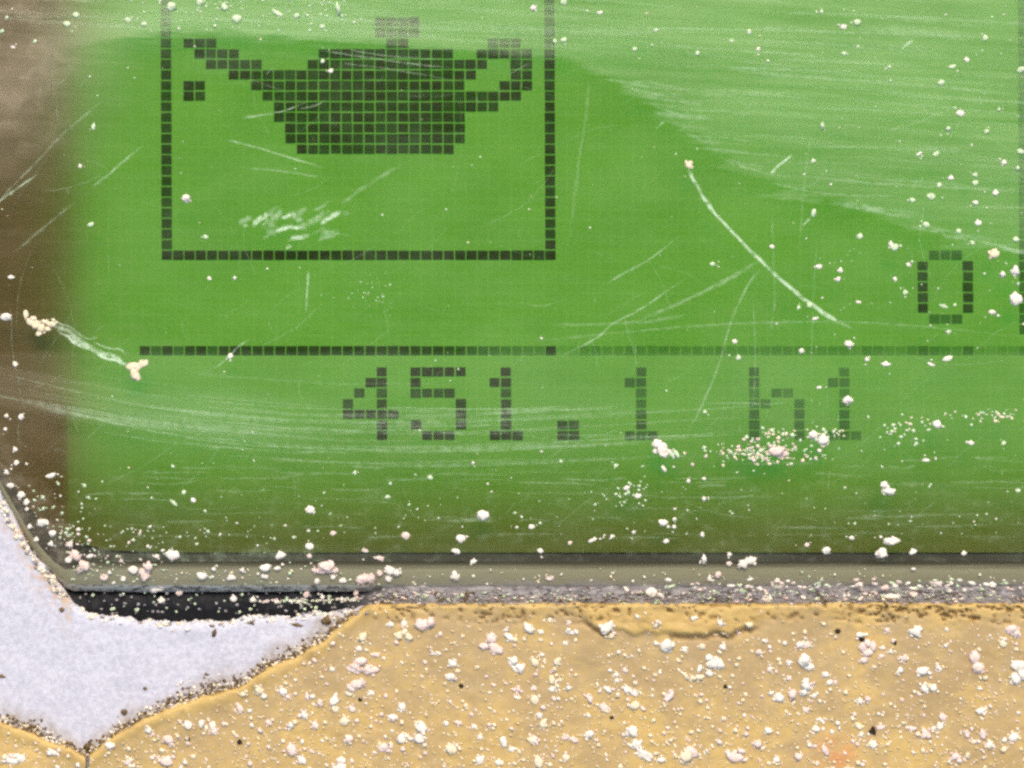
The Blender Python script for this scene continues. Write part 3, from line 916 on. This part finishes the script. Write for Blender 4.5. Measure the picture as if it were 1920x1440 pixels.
GL, GF = 'pale flakes stuck on the lens', 'pale crumbs stuck on the yellow film'
FL = [
 ('paint_flake', 'white wedge shaped flake just below the second digit one', 'flake', GL, [(1240, 842, 17, 9, 52), (1232, 832, 9, 8, 0)], 'white'),
 ('paint_flake', 'thin pale sliver touching the white wedge below the second digit one', 'flake', GL, [(1268, 851, 14, 5, 55)], 'pale'),
 ('paint_flake', 'white two lobed flake alone on the olive area at lower right', 'flake', GL, [(1658, 910, 9, 8, 0), (1667, 922, 14, 7, 10)], 'white'),
 ('dirt_crumb', 'pinkish crumb in the crusted streak under the letter h', 'crumb', GL, [(1456, 846, 14, 9, -8), (1470, 850, 8, 6, 0)], 'pink'),
 ('dirt_crumb', 'left hand one of the two touching round crumbs under the h', 'crumb', GL, [(1525, 815, 9, 8, 0)], 'white'),
 ('dirt_crumb', 'right hand one of the two touching round crumbs under the h', 'crumb', GL, [(1544, 826, 11, 10, 0)], 'white'),
 ('dirt_crumb', 'bright round speck on the last digit one', 'crumb', GL, [(1589, 751, 10, 7, 0)], 'white'),
 ('dirt_crumb', 'bright speck just above the dotted line left of the zero', 'crumb', GL, [(1592, 646, 9, 7, 0)], 'white'),
 ('dirt_crumb', 'largest round bright speck at right edge beside the side bar', 'crumb', GL, [(1904, 561, 11, 11, 0)], 'white'),
 ('dirt_crumb', 'bright speck above the largest one beside the side bar', 'crumb', GL, [(1903, 508, 10, 9, 0)], 'white'),
 ('dirt_crumb', 'cream speck touching the pale haze right above the zero', 'crumb', GL, [(1863, 477, 11, 9, 25)], 'cream'),
 ('dirt_crumb', 'small white speck inside the icon frame below the drop', 'crumb', GL, [(349, 372, 9, 7, 15)], 'white'),
 ('dirt_crumb', 'white speck on the upper end of the long curved scratch', 'crumb', GL, [(1291, 309, 8, 7, 30)], 'cream'),
 ('dirt_crumb', 'white round speck in the middle of the green under digit five', 'crumb', GL, [(905, 966, 10, 9, 0)], 'white'),
 ('dirt_crumb', 'white round speck on the green below digit four at left', 'crumb', GL, [(583, 956, 9, 7, 0)], 'white'),
 ('dirt_crumb', 'white oval crumb high on the dark lower left corner of the lens', 'crumb', GL, [(80, 981, 11, 7, 0)], 'white'),
 ('dirt_crumb', 'pinkish knotted crumb slanting down in the lower left corner', 'crumb', GL, [(131, 1022, 7, 7, 0), (141, 1040, 13, 8, 50), (156, 1060, 10, 8, 40), (149, 1068, 7, 6, 0)], 'pink'),
 ('dirt_crumb', 'upright pinkish crumb on the sloping lens rim at left', 'crumb', GL, [(277, 1063, 9, 9, 0), (270, 1078, 9, 12, 0)], 'pink'),
 ('dirt_crumb', 'white crumb above the upright pinkish one on the dark rim', 'crumb', GL, [(322, 1041, 12, 9, 0)], 'white'),
 ('dirt_crumb', 'white flake hanging over the black gap at far left', 'crumb', GL, [(290, 1102, 15, 8, 5)], 'white'),
 ('dirt_crumb', 'domed pinkish crumb on the rim above the start of the yellow film', 'crumb', GL, [(612, 1062, 16, 10, 0), (598, 1070, 13, 6, 0), (628, 1069, 8, 6, 0)], 'pink'),
 ('dirt_crumb', 'flat oblong pale crumb on the rim right of the domed one', 'crumb', GL, [(680, 1087, 14, 9, 0), (696, 1085, 10, 8, 0)], 'pink'),
 ('dirt_crumb', 'craggy cream crumb on the rim right of the oblong one', 'crumb', GL, [(730, 1070, 9, 9, 0), (741, 1074, 11, 7, 20), (729, 1084, 6, 7, 0)], 'white'),
 ('dirt_crumb', 'white oblong crumb where rim meets grime under the green', 'crumb', GL, [(851, 1104, 13, 8, 0)], 'white'),
 ('dirt_crumb', 'round white crumb resting just above the oblong crumb on the rim', 'crumb', GL, [(852, 1081, 9, 9, 0)], 'white'),
 ('dirt_crumb', 'long white crumb on the dark rim line right of centre', 'crumb', GL, [(1392, 1059, 10, 8, 0), (1408, 1052, 12, 7, -15)], 'white'),
 ('dirt_crumb', 'greyish pink crumb bulging from the grime line right of centre', 'crumb', GL, [(1460, 1101, 17, 11, 20)], 'pink'),
 ('paint_flake', 'flat white flake in the lower right above the dark rim line', 'flake', GL, [(1670, 1015, 15, 7, 5)], 'white'),
 ('dirt_crumb', 'white round crumb close under the flat flake at lower right', 'crumb', GL, [(1653, 1037, 11, 9, 10)], 'white'),
 ('dirt_crumb', 'large pinkish white block near the top left of the yellow film', 'crumb', GF, [(790, 1172, 12, 10, -10), (806, 1167, 13, 11, 0)], 'pink'),
 ('dirt_crumb', 'small arched crumb below left of the large block on the film', 'crumb', GF, [(748, 1192, 8, 7, -50), (757, 1186, 7, 6, 0), (766, 1194, 8, 6, 45)], 'cream'),
 ('dirt_crumb', 'wide craggy pink crumb near the slanting torn film edge', 'crumb', GF, [(668, 1252, 16, 9, 20), (690, 1256, 17, 8, 0), (676, 1240, 10, 8, 0)], 'pink'),
 ('dirt_crumb', 'pink crumb directly under the wide craggy one', 'crumb', GF, [(672, 1282, 16, 8, -12), (658, 1290, 10, 7, 0)], 'pink'),
 ('dirt_crumb', 'pale leaning crumb on the lower edge of the raised film flap', 'crumb', GF, [(1139, 1175, 15, 8, -45)], 'white'),
 ('dirt_crumb', 'round white crumb with dark underside below the raised film flap', 'crumb', GF, [(1250, 1212, 13, 12, 0)], 'white'),
 ('dirt_crumb', 'white lumpy crumb right of the round one below the flap', 'crumb', GF, [(1339, 1243, 13, 11, 0), (1330, 1234, 8, 6, 0), (1350, 1246, 8, 9, 0)], 'white'),
 ('dirt_crumb', 'long white sliver slanting down the bottom of the yellow film', 'crumb', GF, [(1186, 1372, 12, 9, 70), (1194, 1395, 16, 8, 65), (1208, 1414, 15, 8, 50)], 'white'),
 ('dirt_crumb', 'thin curved pale sliver on the film below the flap', 'crumb', GF, [(1284, 1266, 13, 4, 45), (1300, 1272, 12, 5, 0), (1312, 1270, 8, 5, 0)], 'cream'),
 ('dirt_crumb', 'ring shaped pink crumb beside two dark dots on the film', 'crumb', GF, [(1618, 1213, 8, 9, 0), (1626, 1206, 9, 7, 0), (1636, 1213, 7, 11, 0), (1627, 1225, 12, 7, 0)], 'pink'),
 ('dirt_crumb', 'white crumb under the flaking strip at right', 'crumb', GF, [(1716, 1185, 14, 10, 20)], 'white'),
 ('dirt_crumb', 'pinkish crumb with dark shadow near the right edge of the film', 'crumb', GF, [(1898, 1181, 13, 9, 5), (1906, 1188, 8, 7, 0)], 'pink'),
 ('dirt_crumb', 'upright two lobed pink crumb at right of the film', 'crumb', GF, [(1828, 1232, 9, 12, 0), (1834, 1252, 12, 10, -20)], 'pink'),
 ('dirt_crumb', 'big white cluster crumb at the right edge of the film', 'crumb', GF, [(1909, 1248, 12, 10, 0), (1904, 1272, 10, 12, 0), (1918, 1264, 10, 10, 0)], 'white'),
 ('dirt_crumb', 'upper white crumb of a stacked pair right of film centre', 'crumb', GF, [(1508, 1240, 12, 12, 20), (1516, 1250, 9, 7, 0)], 'white'),
 ('dirt_crumb', 'lower white crumb of a stacked pair right of film centre', 'crumb', GF, [(1511, 1286, 11, 12, 0), (1508, 1298, 9, 8, 0)], 'white'),
 ('dirt_crumb', 'round white crumb left of the stacked pair on the film', 'crumb', GF, [(1460, 1309, 11, 9, 0)], 'white'),
 ('dirt_crumb', 'diagonal white double crumb left of film centre', 'crumb', GF, [(962, 1238, 10, 8, 30), (974, 1252, 13, 8, 50)], 'white'),
 ('dirt_crumb', 'pinkish cluster crumb above the diagonal double crumb', 'crumb', GF, [(920, 1197, 11, 10, 0), (928, 1216, 14, 9, 25), (906, 1212, 9, 6, 0)], 'pink'),
 ('dirt_speck', 'black speck beside a white crumb low on the film at right', 'speck', 'dark specks on the yellow film', [(1636, 1371, 8, 8, 0)], 'dark'),
 ('dirt_speck', 'black speck just below the flaking strip of the film', 'speck', 'dark specks on the yellow film', [(1570, 1183, 6, 5, 0)], 'dark'),
]
used = []
for f in FL:
    fleck(*f)
    used += [(b[0], b[1], max(b[2], b[3])) for b in f[4]]

# dried splash: crusty head, trail and tail
spl = bpy.data.objects.new('dried_splash', None); spl.empty_display_size = 0.001
spl.location = W(78, 608, 0); link(spl)
tag(spl, 'pale crusty splash trailing from the brown left rim towards the dotted line', 'dirt splash')
H = [(48, 590, 4, 8, 0), (56, 604, 8, 6, 30), (66, 611, 9, 6, 20), (76, 616, 8, 7, 0), (84, 604, 10, 4, 20), (97, 609, 10, 5, 15), (73, 626, 7, 4, 0), (62, 597, 5, 4, 0), (88, 617, 8, 4, 10)]
H += [(random.gauss(76, 15), random.gauss(609, 9), random.uniform(2, 5), random.uniform(2, 4), random.uniform(0, 60)) for _ in range(16)]
T = [(252, 688, 12, 8, 0), (266, 682, 11, 7, -20), (252, 702, 9, 9, 0), (257, 708, 6, 6, 0)]
def clump(name, blobs, mat):
    V, F, n = [], [], 0
    for u, v, a, b, ang in blobs:
        p, f, c = placed(u, v, a, b, ang, 2, flat=.3); V.append(p + c); F += [tuple(i + n for i in q) for q in f]; n += len(p)
    return part(name, mesh_np(name, np.concatenate(V), F, [M[mat]], True), spl)
clump('crust', H, 'cream'); clump('crust', T, 'cream')
V, F, A = [], [], []
for pts, w, al in (([(100, 612), (125, 626), (150, 640), (185, 660), (220, 676), (250, 690)], 16, .55), ([(108, 618), (140, 640), (190, 666), (235, 684)], 9, .75),
                   ([(90, 598), (130, 612), (165, 634), (185, 634)], 6, .35), ([(175, 640), (205, 652), (225, 655), (240, 668)], 6, .35)):
    k = len(V); v_, f_, a_ = ribbon(pts, w, al, z=1.2, wob=.9)
    V += v_; F += [tuple(k + i for i in q) for q in f_]; A += a_
part('trail', mesh_np('trail', V, F, [M['scratch']], True, attrs={'alpha': A}), spl)

# ---- everything nobody would count
# on the lens: measured specks first, then a scatter of finer ones
LS = """3 58 6 5|13 33 4|142 28 7 6|25 88 5 4|65 78 5|175 238 4 9|150 312 5|170 421 6|385 444 5|322 13 11 9|420 13 8|443 35 9 8|375 5 8|
520 25 13 5 25|557 30 7|270 45 7|240 37 6|125 45 8|633 15 6 15|605 50 6|605 115 5|620 133 5|1000 15 7|1057 3 6|1125 23 6|1057 75 6|1040 77 5|1190 92 6|1230 57 5|
1405 60 6|1371 77 5|1422 92 5|1307 100 6|1440 114 5|1582 50 6|1607 42 7|1582 100 5|1540 22 5|1847 72 7|1785 125 9 4 -20|1813 112 5|1765 155 8 6|1667 125 6 3|1801 212 8|
1778 241 8 5 -25|1850 247 7 5 -35|1873 205 5|1723 288 7 4 -30|1755 288 7 4 -25|1542 235 5 9|1525 302 6|1526 400 6 9|1447 462 6|1611 443 8|1670 457 6|1677 464 8|1746 368 8|1783 334 7|
1761 347 6|1710 375 6|1828 328 7|1828 343 6|1866 362 8|1882 305 7|1908 315 6|1829 380 6|1833 418 8|1737 421 7|1797 433 6|1823 455 6|1905 449 7|1913 284 9 5|1915 131 10 6|
1335 495 6|1535 500 6|1575 507 7|1572 524 6|1678 523 5|1697 549 7|1703 496 6|1518 572 7|1497 577 5|1610 566 6 4|1528 597 6|1768 574 9 3|1790 572 4|1861 586 9 5|1778 622 9 4|1880 514 8 7|1909 532 5|
1503 658 6|1384 671 7 6|1378 640 5|1777 672 10 5|1660 683 12 5|1625 674 6|1745 683 8 3|1536 726 6 4|1321 773 5|1400 820 5|1536 845 5|1757 796 10|1820 830 7|1882 831 6|1735 863 10 4|
1908 920 5|1320 935 6|1290 902 5|1320 898 5|1245 880 9 4 60|806 895 7 5|727 932 6 4|1175 915 8 5 -20|1195 930 8|887 868 5|665 887 5|1155 873 6 4|12 595 14 8|28 683 6|40 782 7|12 780 5|10 805 5|28 843 6|31 868 7|
12 886 6|20 910 7 5|40 928 10 7|50 942 8 6|50 955 5|345 923 6|362 938 6|325 942 11 4 40|95 892 10 5|432 668 7 6|392 522 5|440 521 5|20 520 9 4|55 988 6|98 1000 7|147 993 6|147 1002 5|68 1012 6|95 1020 7 6|
127 1050 8|168 1043 7 4|227 1052 5|250 1068 9|293 1043 6|230 1086 7|195 1083 8|205 1074 5|213 1093 5|378 1080 10|433 1083 11 8|497 1065 11|497 1080 8|520 1066 9 5|303 1126 8|336 1112 7|438 1123 8|474 1125 7|
526 1042 12 8|580 1025 9 8|580 1043 6|625 1000 8 5|454 1069 6|400 1067 6|625 1082 7|595 1090 7|643 1089 9 6|575 1115 8|685 1032 7 5|710 1047 13 5 15|855 1034 12 6|863 1010 9|761 1004 8|1013 1033 7|888 1053 9 4|
711 1075 7|721 1103 8|734 1113 7|792 1098 7 5|912 1102 8 6|1013 1103 7 10|1052 1102 9 7|1029 1085 8 4|1243 980 9|1264 988 5|1265 974 5|1249 1015 7 5|1111 1012 10 5 -25|1147 1007 8 4 -40|1188 998 5|1069 1018 6 4|997 988 8 5|
1320 1048 7 11|1368 1040 5|1367 1057 5|1347 1078 8|1330 1085 5 8|1550 1033 10 8 20|1712 1035 9 6|1597 1009 7 5|1513 1022 6|1317 1003 5 7|1807 1038 7 5|1712 1067 6 3|1510 1107 8 4|1860 1096 9|1760 1095 12 4|1735 1115 9 4|
500 1127 6 3|520 1128 8 3|545 1127 7 3|562 1128 9 4|604 1120 6 5|640 1123 6 4|667 1113 7 6"""
dust = Heap(['white', 'pale', 'pink', 'cream'])
for tok in LS.replace('\n', '').split('|'):
    q = [float(x) for x in tok.split()]
    u, v, a = q[:3]; b = q[3] if len(q) > 3 else a * random.uniform(.72, .95); ang = q[4] if len(q) > 4 else random.uniform(-20, 20)
    if v < 460: m_ = random.choice([1, 1, 1, 0])
    elif v < 960: m_ = random.choice([0, 0, 1])
    else: m_ = random.choice([0, 0, 0, 2])
    if u < 60 and v > 560: m_ = 0
    if v < 75 and u < 720: m_ = 1
    dust.add(u, v, a * .82, b * .82, ang, m_, 2, flat=.3, sink=.3)
    for _ in range(random.choice([0, 1, 1, 2])):
        dust.add(u + random.gauss(0, a * 1.1), v + random.gauss(0, a * .8), a * random.uniform(.2, .42), None, 0, m_, 1, flat=.3)
def scatter(n, fu, fv, r0, r1, mats, test=None, sq=2.0, **kw):
    k = 0
    while k < n:
        u, v = fu(), fv(); k += 1
        if test and not test(u, v): continue
        r = r0 + (r1 - r0) * random.random() ** sq
        e = random.uniform(.5, 1.0)
        dust.add(u, v, r, r * e, random.uniform(-60, 60), random.choice(mats), 1, flat=.3, **kw)
U_, G_ = random.uniform, random.gauss
ok = lambda u, v: on_lens(u, v) or v > 1055 and u > 135
scatter(200, lambda: U_(0, 1920), lambda: U_(0, 1000), 1.0, 3.0, [1, 1, 0, 3], ok)
scatter(90, lambda: U_(1500, 1920), lambda: U_(0, 640), 1.2, 3.4, [1, 1, 0], ok)
scatter(90, lambda: U_(230, 700), lambda: U_(-5, 62), 1.5, 4.0, [1], ok)
scatter(160, lambda: U_(100, 1920), lambda: 1010 - abs(G_(0, 75)), 1.2, 4.2, [1, 1, 1, 0], ok)
scatter(140, lambda: 110 + abs(G_(0, 190)), lambda: U_(985, 1080), 1.4, 4.6, [1, 1, 1, 0, 2], ok)
scatter(130, lambda: 40 + abs(G_(0, 70)), lambda: U_(905, 1090), 1.5, 4.6, [1, 0, 1], ok)
scatter(170, lambda: U_(140, 1920), lambda: U_(1066, 1106), 1.2, 4.0, [1, 0, 3], ok)
scatter(210, lambda: G_(1425, 55), lambda: G_(849, 11), 1.2, 5.0, [1, 1, 3, 2], ok, sq=1.3)
scatter(60, lambda: U_(1430, 1590), lambda: G_(815, 9), 1.8, 5.0, [1, 1, 3], ok, sq=1.3)
scatter(44, lambda: G_(1700, 32), lambda: G_(815, 22), 2.0, 5.0, [1, 1, 3], ok, sq=1.3)
scatter(45, lambda: U_(1770, 1905), lambda: G_(780, 5), 2.0, 4.5, [1, 1, 3], ok, sq=1.3)
scatter(35, lambda: G_(1180, 30), lambda: G_(922, 14), 1.8, 4.5, [1, 1], ok)
scatter(36, lambda: G_(705, 28), lambda: G_(555, 22), 1.0, 2.6, [1], ok)
o = dust.build('lens_dust')
tag(o, 'fine pale dust and specks scattered over the scratched display lens', 'dust', None, 'stuff')

# in the seam between lens rim and film, and on the gasket
seam = Heap(['grey', 'white', 'soil', 'pink', 'pale'])
def seam_add(u, v, a, b, ang, m_, sub=1):
    seam.add(u, v, a, b, ang, m_, sub, flat=.6, zadd=U_(18, 28) if u > 690 else U_(-3, 1))
for _ in range(1900):
    u = U_(690, 1930); v = 1120 + G_(0, 7)
    if v > 1133 or v < 1100: continue
    r = U_(1.1, 3.2)
    seam_add(u, v, r * U_(1, 2.2), r * .7, U_(-25, 25), random.choice([0, 0, 0, 0, 2, 3, 4]))
for _ in range(150):
    u = U_(1250, 1930); v = U_(1086, 1124)
    r = U_(2.0, 5.5)
    seam_add(u, v, r * U_(1, 1.9), r * .7, U_(-25, 25), random.choice([4, 1, 1, 3]))
for u, v, a, b, ang in ((1175, 1106, 7, 3, 40), (1198, 1113, 12, 4, -20), (1222, 1110, 9, 8, 0), (1238, 1116, 10, 4, 30), (1436, 1112, 9, 4, 60), (1440, 1122, 10, 6, 0),
                        (1660, 1102, 9, 5, -15), (1670, 1118, 17, 5, 0), (1712, 1114, 8, 5, 0), (1755, 1094, 13, 4, 15), (1585, 1118, 9, 4, 0), (1533, 1098, 6, 5, 0), (1610, 1096, 8, 4, -20)):
    seam_add(u, v, a, b, ang, random.choice([1, 3]), 2)
for _ in range(120):                                # crumbs on the black gasket
    u = U_(150, 690); v = U_(1110, 1152)
    r = U_(1.2, 3.6)
    seam_add(u, v, r * 1.2, r, 0, random.choice([0, 0, 4]))
for _ in range(70):
    u = U_(470, 680); seam_add(u, 1127 + G_(0, 2) - (u - 470) * .012, U_(2, 5), U_(1.5, 2.6), 0, random.choice([1, 4, 3]))
o = seam.build('seam_grime')
tag(o, 'grey grime and crumbs packed between lens rim and yellow film', 'grime', None, 'stuff')

# brown soil along the torn film edge and the rim of the pale bezel
soil = Heap(['soil', 'grey', 'cream', 'white'])
for _ in range(1500):
    u = U_(-10, 690)
    w = 9 + 15 * float(vnoise(u / 28., 1.0, 6)) + (10 if 270 < u < 460 else 0)
    v = float(film_v(np.array([u]))[0]) - abs(G_(0, w * .5)) + 3
    if v < float(hole_v(np.array([u]))[0]) + 6: continue
    r = U_(1.0, 3.8)
    soil.add(u, v, r, r * U_(.6, 1), U_(-60, 60), random.choice([0, 0, 0, 0, 1, 2, 3]), 1, flat=.5)
for u, v, a, b in ((612, 1164, 9, 8), (622, 1183, 7, 7), (165, 1398, 7, 9), (398, 1174, 6, 3), (116, 1143, 4, 4), (402, 1186, 5, 7), (470, 1168, 7, 3), (556, 1172, 12, 3), (2, 1268, 8, 3), (233, 1335, 5, 5), (272, 1291, 4, 3)):
    soil.add(u, v, a, b, 10, 0, 2, flat=.4)
for _ in range(110):
    t = R(); u = np.interp(t, [0, .3, .6, 1], [2, 40, 85, 128]); v = np.interp(t, [0, .3, .6, 1], [928, 1000, 1062, 1116])
    r = U_(1.5, 4.5); soil.add(u + U_(-14, 1), v + U_(0, 12), r * 1.2, r, 50, random.choice([1, 2, 2, 3]), 1, flat=.5)
for _ in range(160):
    u = U_(150, 660); v = float(hole_v(np.array([u]))[0]) + abs(G_(2, 5))
    r = U_(1.4, 3.6); soil.add(u, v, r * 1.6, r, 0, random.choice([1, 2, 3, 3]), 1, flat=.5)
o = soil.build('soil_crumbs')
tag(o, 'brown soil crumbs caught along the torn film edge on the pale bezel', 'soil', None, 'stuff')

# grit on the film
FS = """757 1170 9 8|733 1172 7 6|680 1195 9 12|673 1216 6|705 1228 10 5 20|655 1300 8|815 1225 10 4|797 1242 5|848 1244 10 7|846 1270 11 8|858 1258 5|948 1181 6|955 1195 13 7 40|990 1178 13 7 50|
1002 1242 9|1015 1228 6|1045 1240 8 9|1070 1185 12 6 15|1067 1168 6|1060 1205 6|1030 1162 9 4 -20|1013 1185 6|1145 1193 9 6|1230 1172 11 6 -40|1155 1265 7|1172 1257 6|1157 1276 8 4|1138 1292 13 6 42|1175 1293 8 7|
1190 1300 8 6|1255 1305 13 8 -55|1132 1327 11 8|1190 1324 11 9|1035 1275 8 10|1035 1292 7|1038 1310 6|1000 1290 7 5|970 1292 9 7|1003 1312 8 10|1066 1290 7|1105 1310 7 10|1018 1357 10|1105 1378 10 9|1012 1342 6|
1000 1388 10 8|1010 1430 10 16|1284 1418 16 14|1298 1410 14 10|1380 1420 20 12|1500 1210 9 8|1513 1209 7 9|1486 1303 10 13|1527 1305 7|1445 1300 6|1620 1238 8|1612 1191 10 7|1663 1182 7 6|1880 1206 10 9|
1730 1258 12 9|1759 1252 9 6 30|1733 1291 10 8|1750 1290 9 9|1695 1234 9 8|1687 1257 8 7|1670 1222 6|1627 1311 9 7 30|1612 1315 8 6 30|1655 1215 6|1652 1230 7|1548 1265 9 6|1555 1280 6|1566 1280 6|1510 1331 9 6 30|
1540 1350 8 5 40|1530 1368 11 7|1637 1395 10 9|1610 1362 10 7 50|1650 1364 11 6|1615 1377 6|1708 1366 10 5 10|1736 1376 13 7 50|1763 1360 7 12|1767 1345 9|1900 1383 11 10|1842 1378 8 13|1856 1395 9|1828 1392 9 5|1497 1420 11|
1548 1408 7 14 -25|1790 1420 16 8 -20|1812 1376 12 6|1838 1333 10 6|1480 1241 7|1405 1172 7|1350 1167 8|1387 1187 8|1302 1158 8|1283 1218 6|1316 1212 7|1355 1214 8 7|1330 1262 9 7|1312 1255 6 9|485 1293 12 9|455 1302 9 6|450 1329 7 14 -30|
540 1307 7|530 1297 8|575 1306 6 10|625 1315 12 12|628 1330 9|600 1318 8|278 1368 7 11 -15|315 1387 13 10|352 1360 9 10|378 1358 7 9|402 1372 8|399 1360 6 9|310 1428 16 12|240 1428 9 8|205 1398 10 7|100 1410 16 4|20 1425 18 9|40 1422 9|
660 1330 8|646 1352 9|655 1386 10|640 1425 9|695 1300 8 5|735 1345 8|753 1325 9|790 1365 14 12|785 1385 13 9|752 1385 11 10|720 1402 14 9|845 1405 14 10|860 1355 7|888 1362 7|900 1382 6|945 1392 8 12 -30|960 1405 7|995 1388 11 8|
1240 1425 8|1060 1383 9 6|1075 1388 10 5|545 1405 12 16|640 1440 12|570 1340 9|590 1360 8|505 1355 8|545 1360 10|565 1425 10|900 1425 9|935 1430 8|1060 1420 10|1440 1370 8|1420 1395 10|1455 1425 9"""
grit = Heap(['white', 'pink', 'cream', 'soil', 'dark', 'flake'])
for tok in FS.replace('\n', '').split('|'):
    q = [float(x) for x in tok.split()]
    u, v, a = q[:3]; b = q[3] if len(q) > 3 else a * random.uniform(.7, .95); ang = q[4] if len(q) > 4 else random.uniform(-20, 50)
    m_ = random.choice([0, 0, 0, 1, 1, 2])
    grit.add(u, v, a * .8, b * .8, ang, m_, 2, flat=.28, sink=.25)
    for _ in range(random.choice([3, 4, 5, 6])):
        t = U_(0, 6.28); q = U_(.6, 1.25)
        grit.add(u + math.cos(t) * a * q, v + math.sin(t) * b * q, a * U_(.2, .5), a * U_(.18, .4), U_(0, 90), random.choice([m_, m_, 1, 2]), 1, flat=.4, sink=.25)
k = 0
while k < 3300:
    u = U_(-260, 2180); v = 1130 + 400 * R() ** .78
    fd = v - float(film_v(np.array([u]))[0])
    if fd < 16: continue
    dens = 0.35 + 0.65 * float(vnoise(u / 60., v / 45., 71)) + (0.25 if v > 1330 else 0)
    if v < 1185 and R() < .72: continue
    if R() > dens * 1.0: continue
    k += 1
    r = 1.3 + 5.0 * R() ** 1.9
    e = U_(.45, 1.0)
    grit.add(u, v, r, r * e, U_(10, 70), random.choice([0, 1, 1, 2, 2, 2]), 1, flat=.34, sink=.3)
for _ in range(2200):
    u = U_(-40, 1960); v = 1150 + 300 * R() ** .6
    if v - float(film_v(np.array([u]))[0]) < 22: continue
    r = U_(1.0, 2.6)
    grit.add(u, v, r * U_(1, 2.0), r, U_(15, 65), 5, 1, flat=.35, sink=.3)
for u, v, r in ((352, 1385, 5), (449, 1391, 5), (1360, 1287, 4), (1677, 1205, 5), (1147, 1346, 4), (1615, 1198, 5), (865, 1286, 4), (675, 1312, 4)):
    grit.add(u, v, r, r * .8, 20, 4, 2, flat=.4)
o = grit.build('film_grit')
tag(o, 'pale grit and pinkish crumbs caked all over the yellow film', 'grit', None, 'stuff')
print('pixels', n_pix)
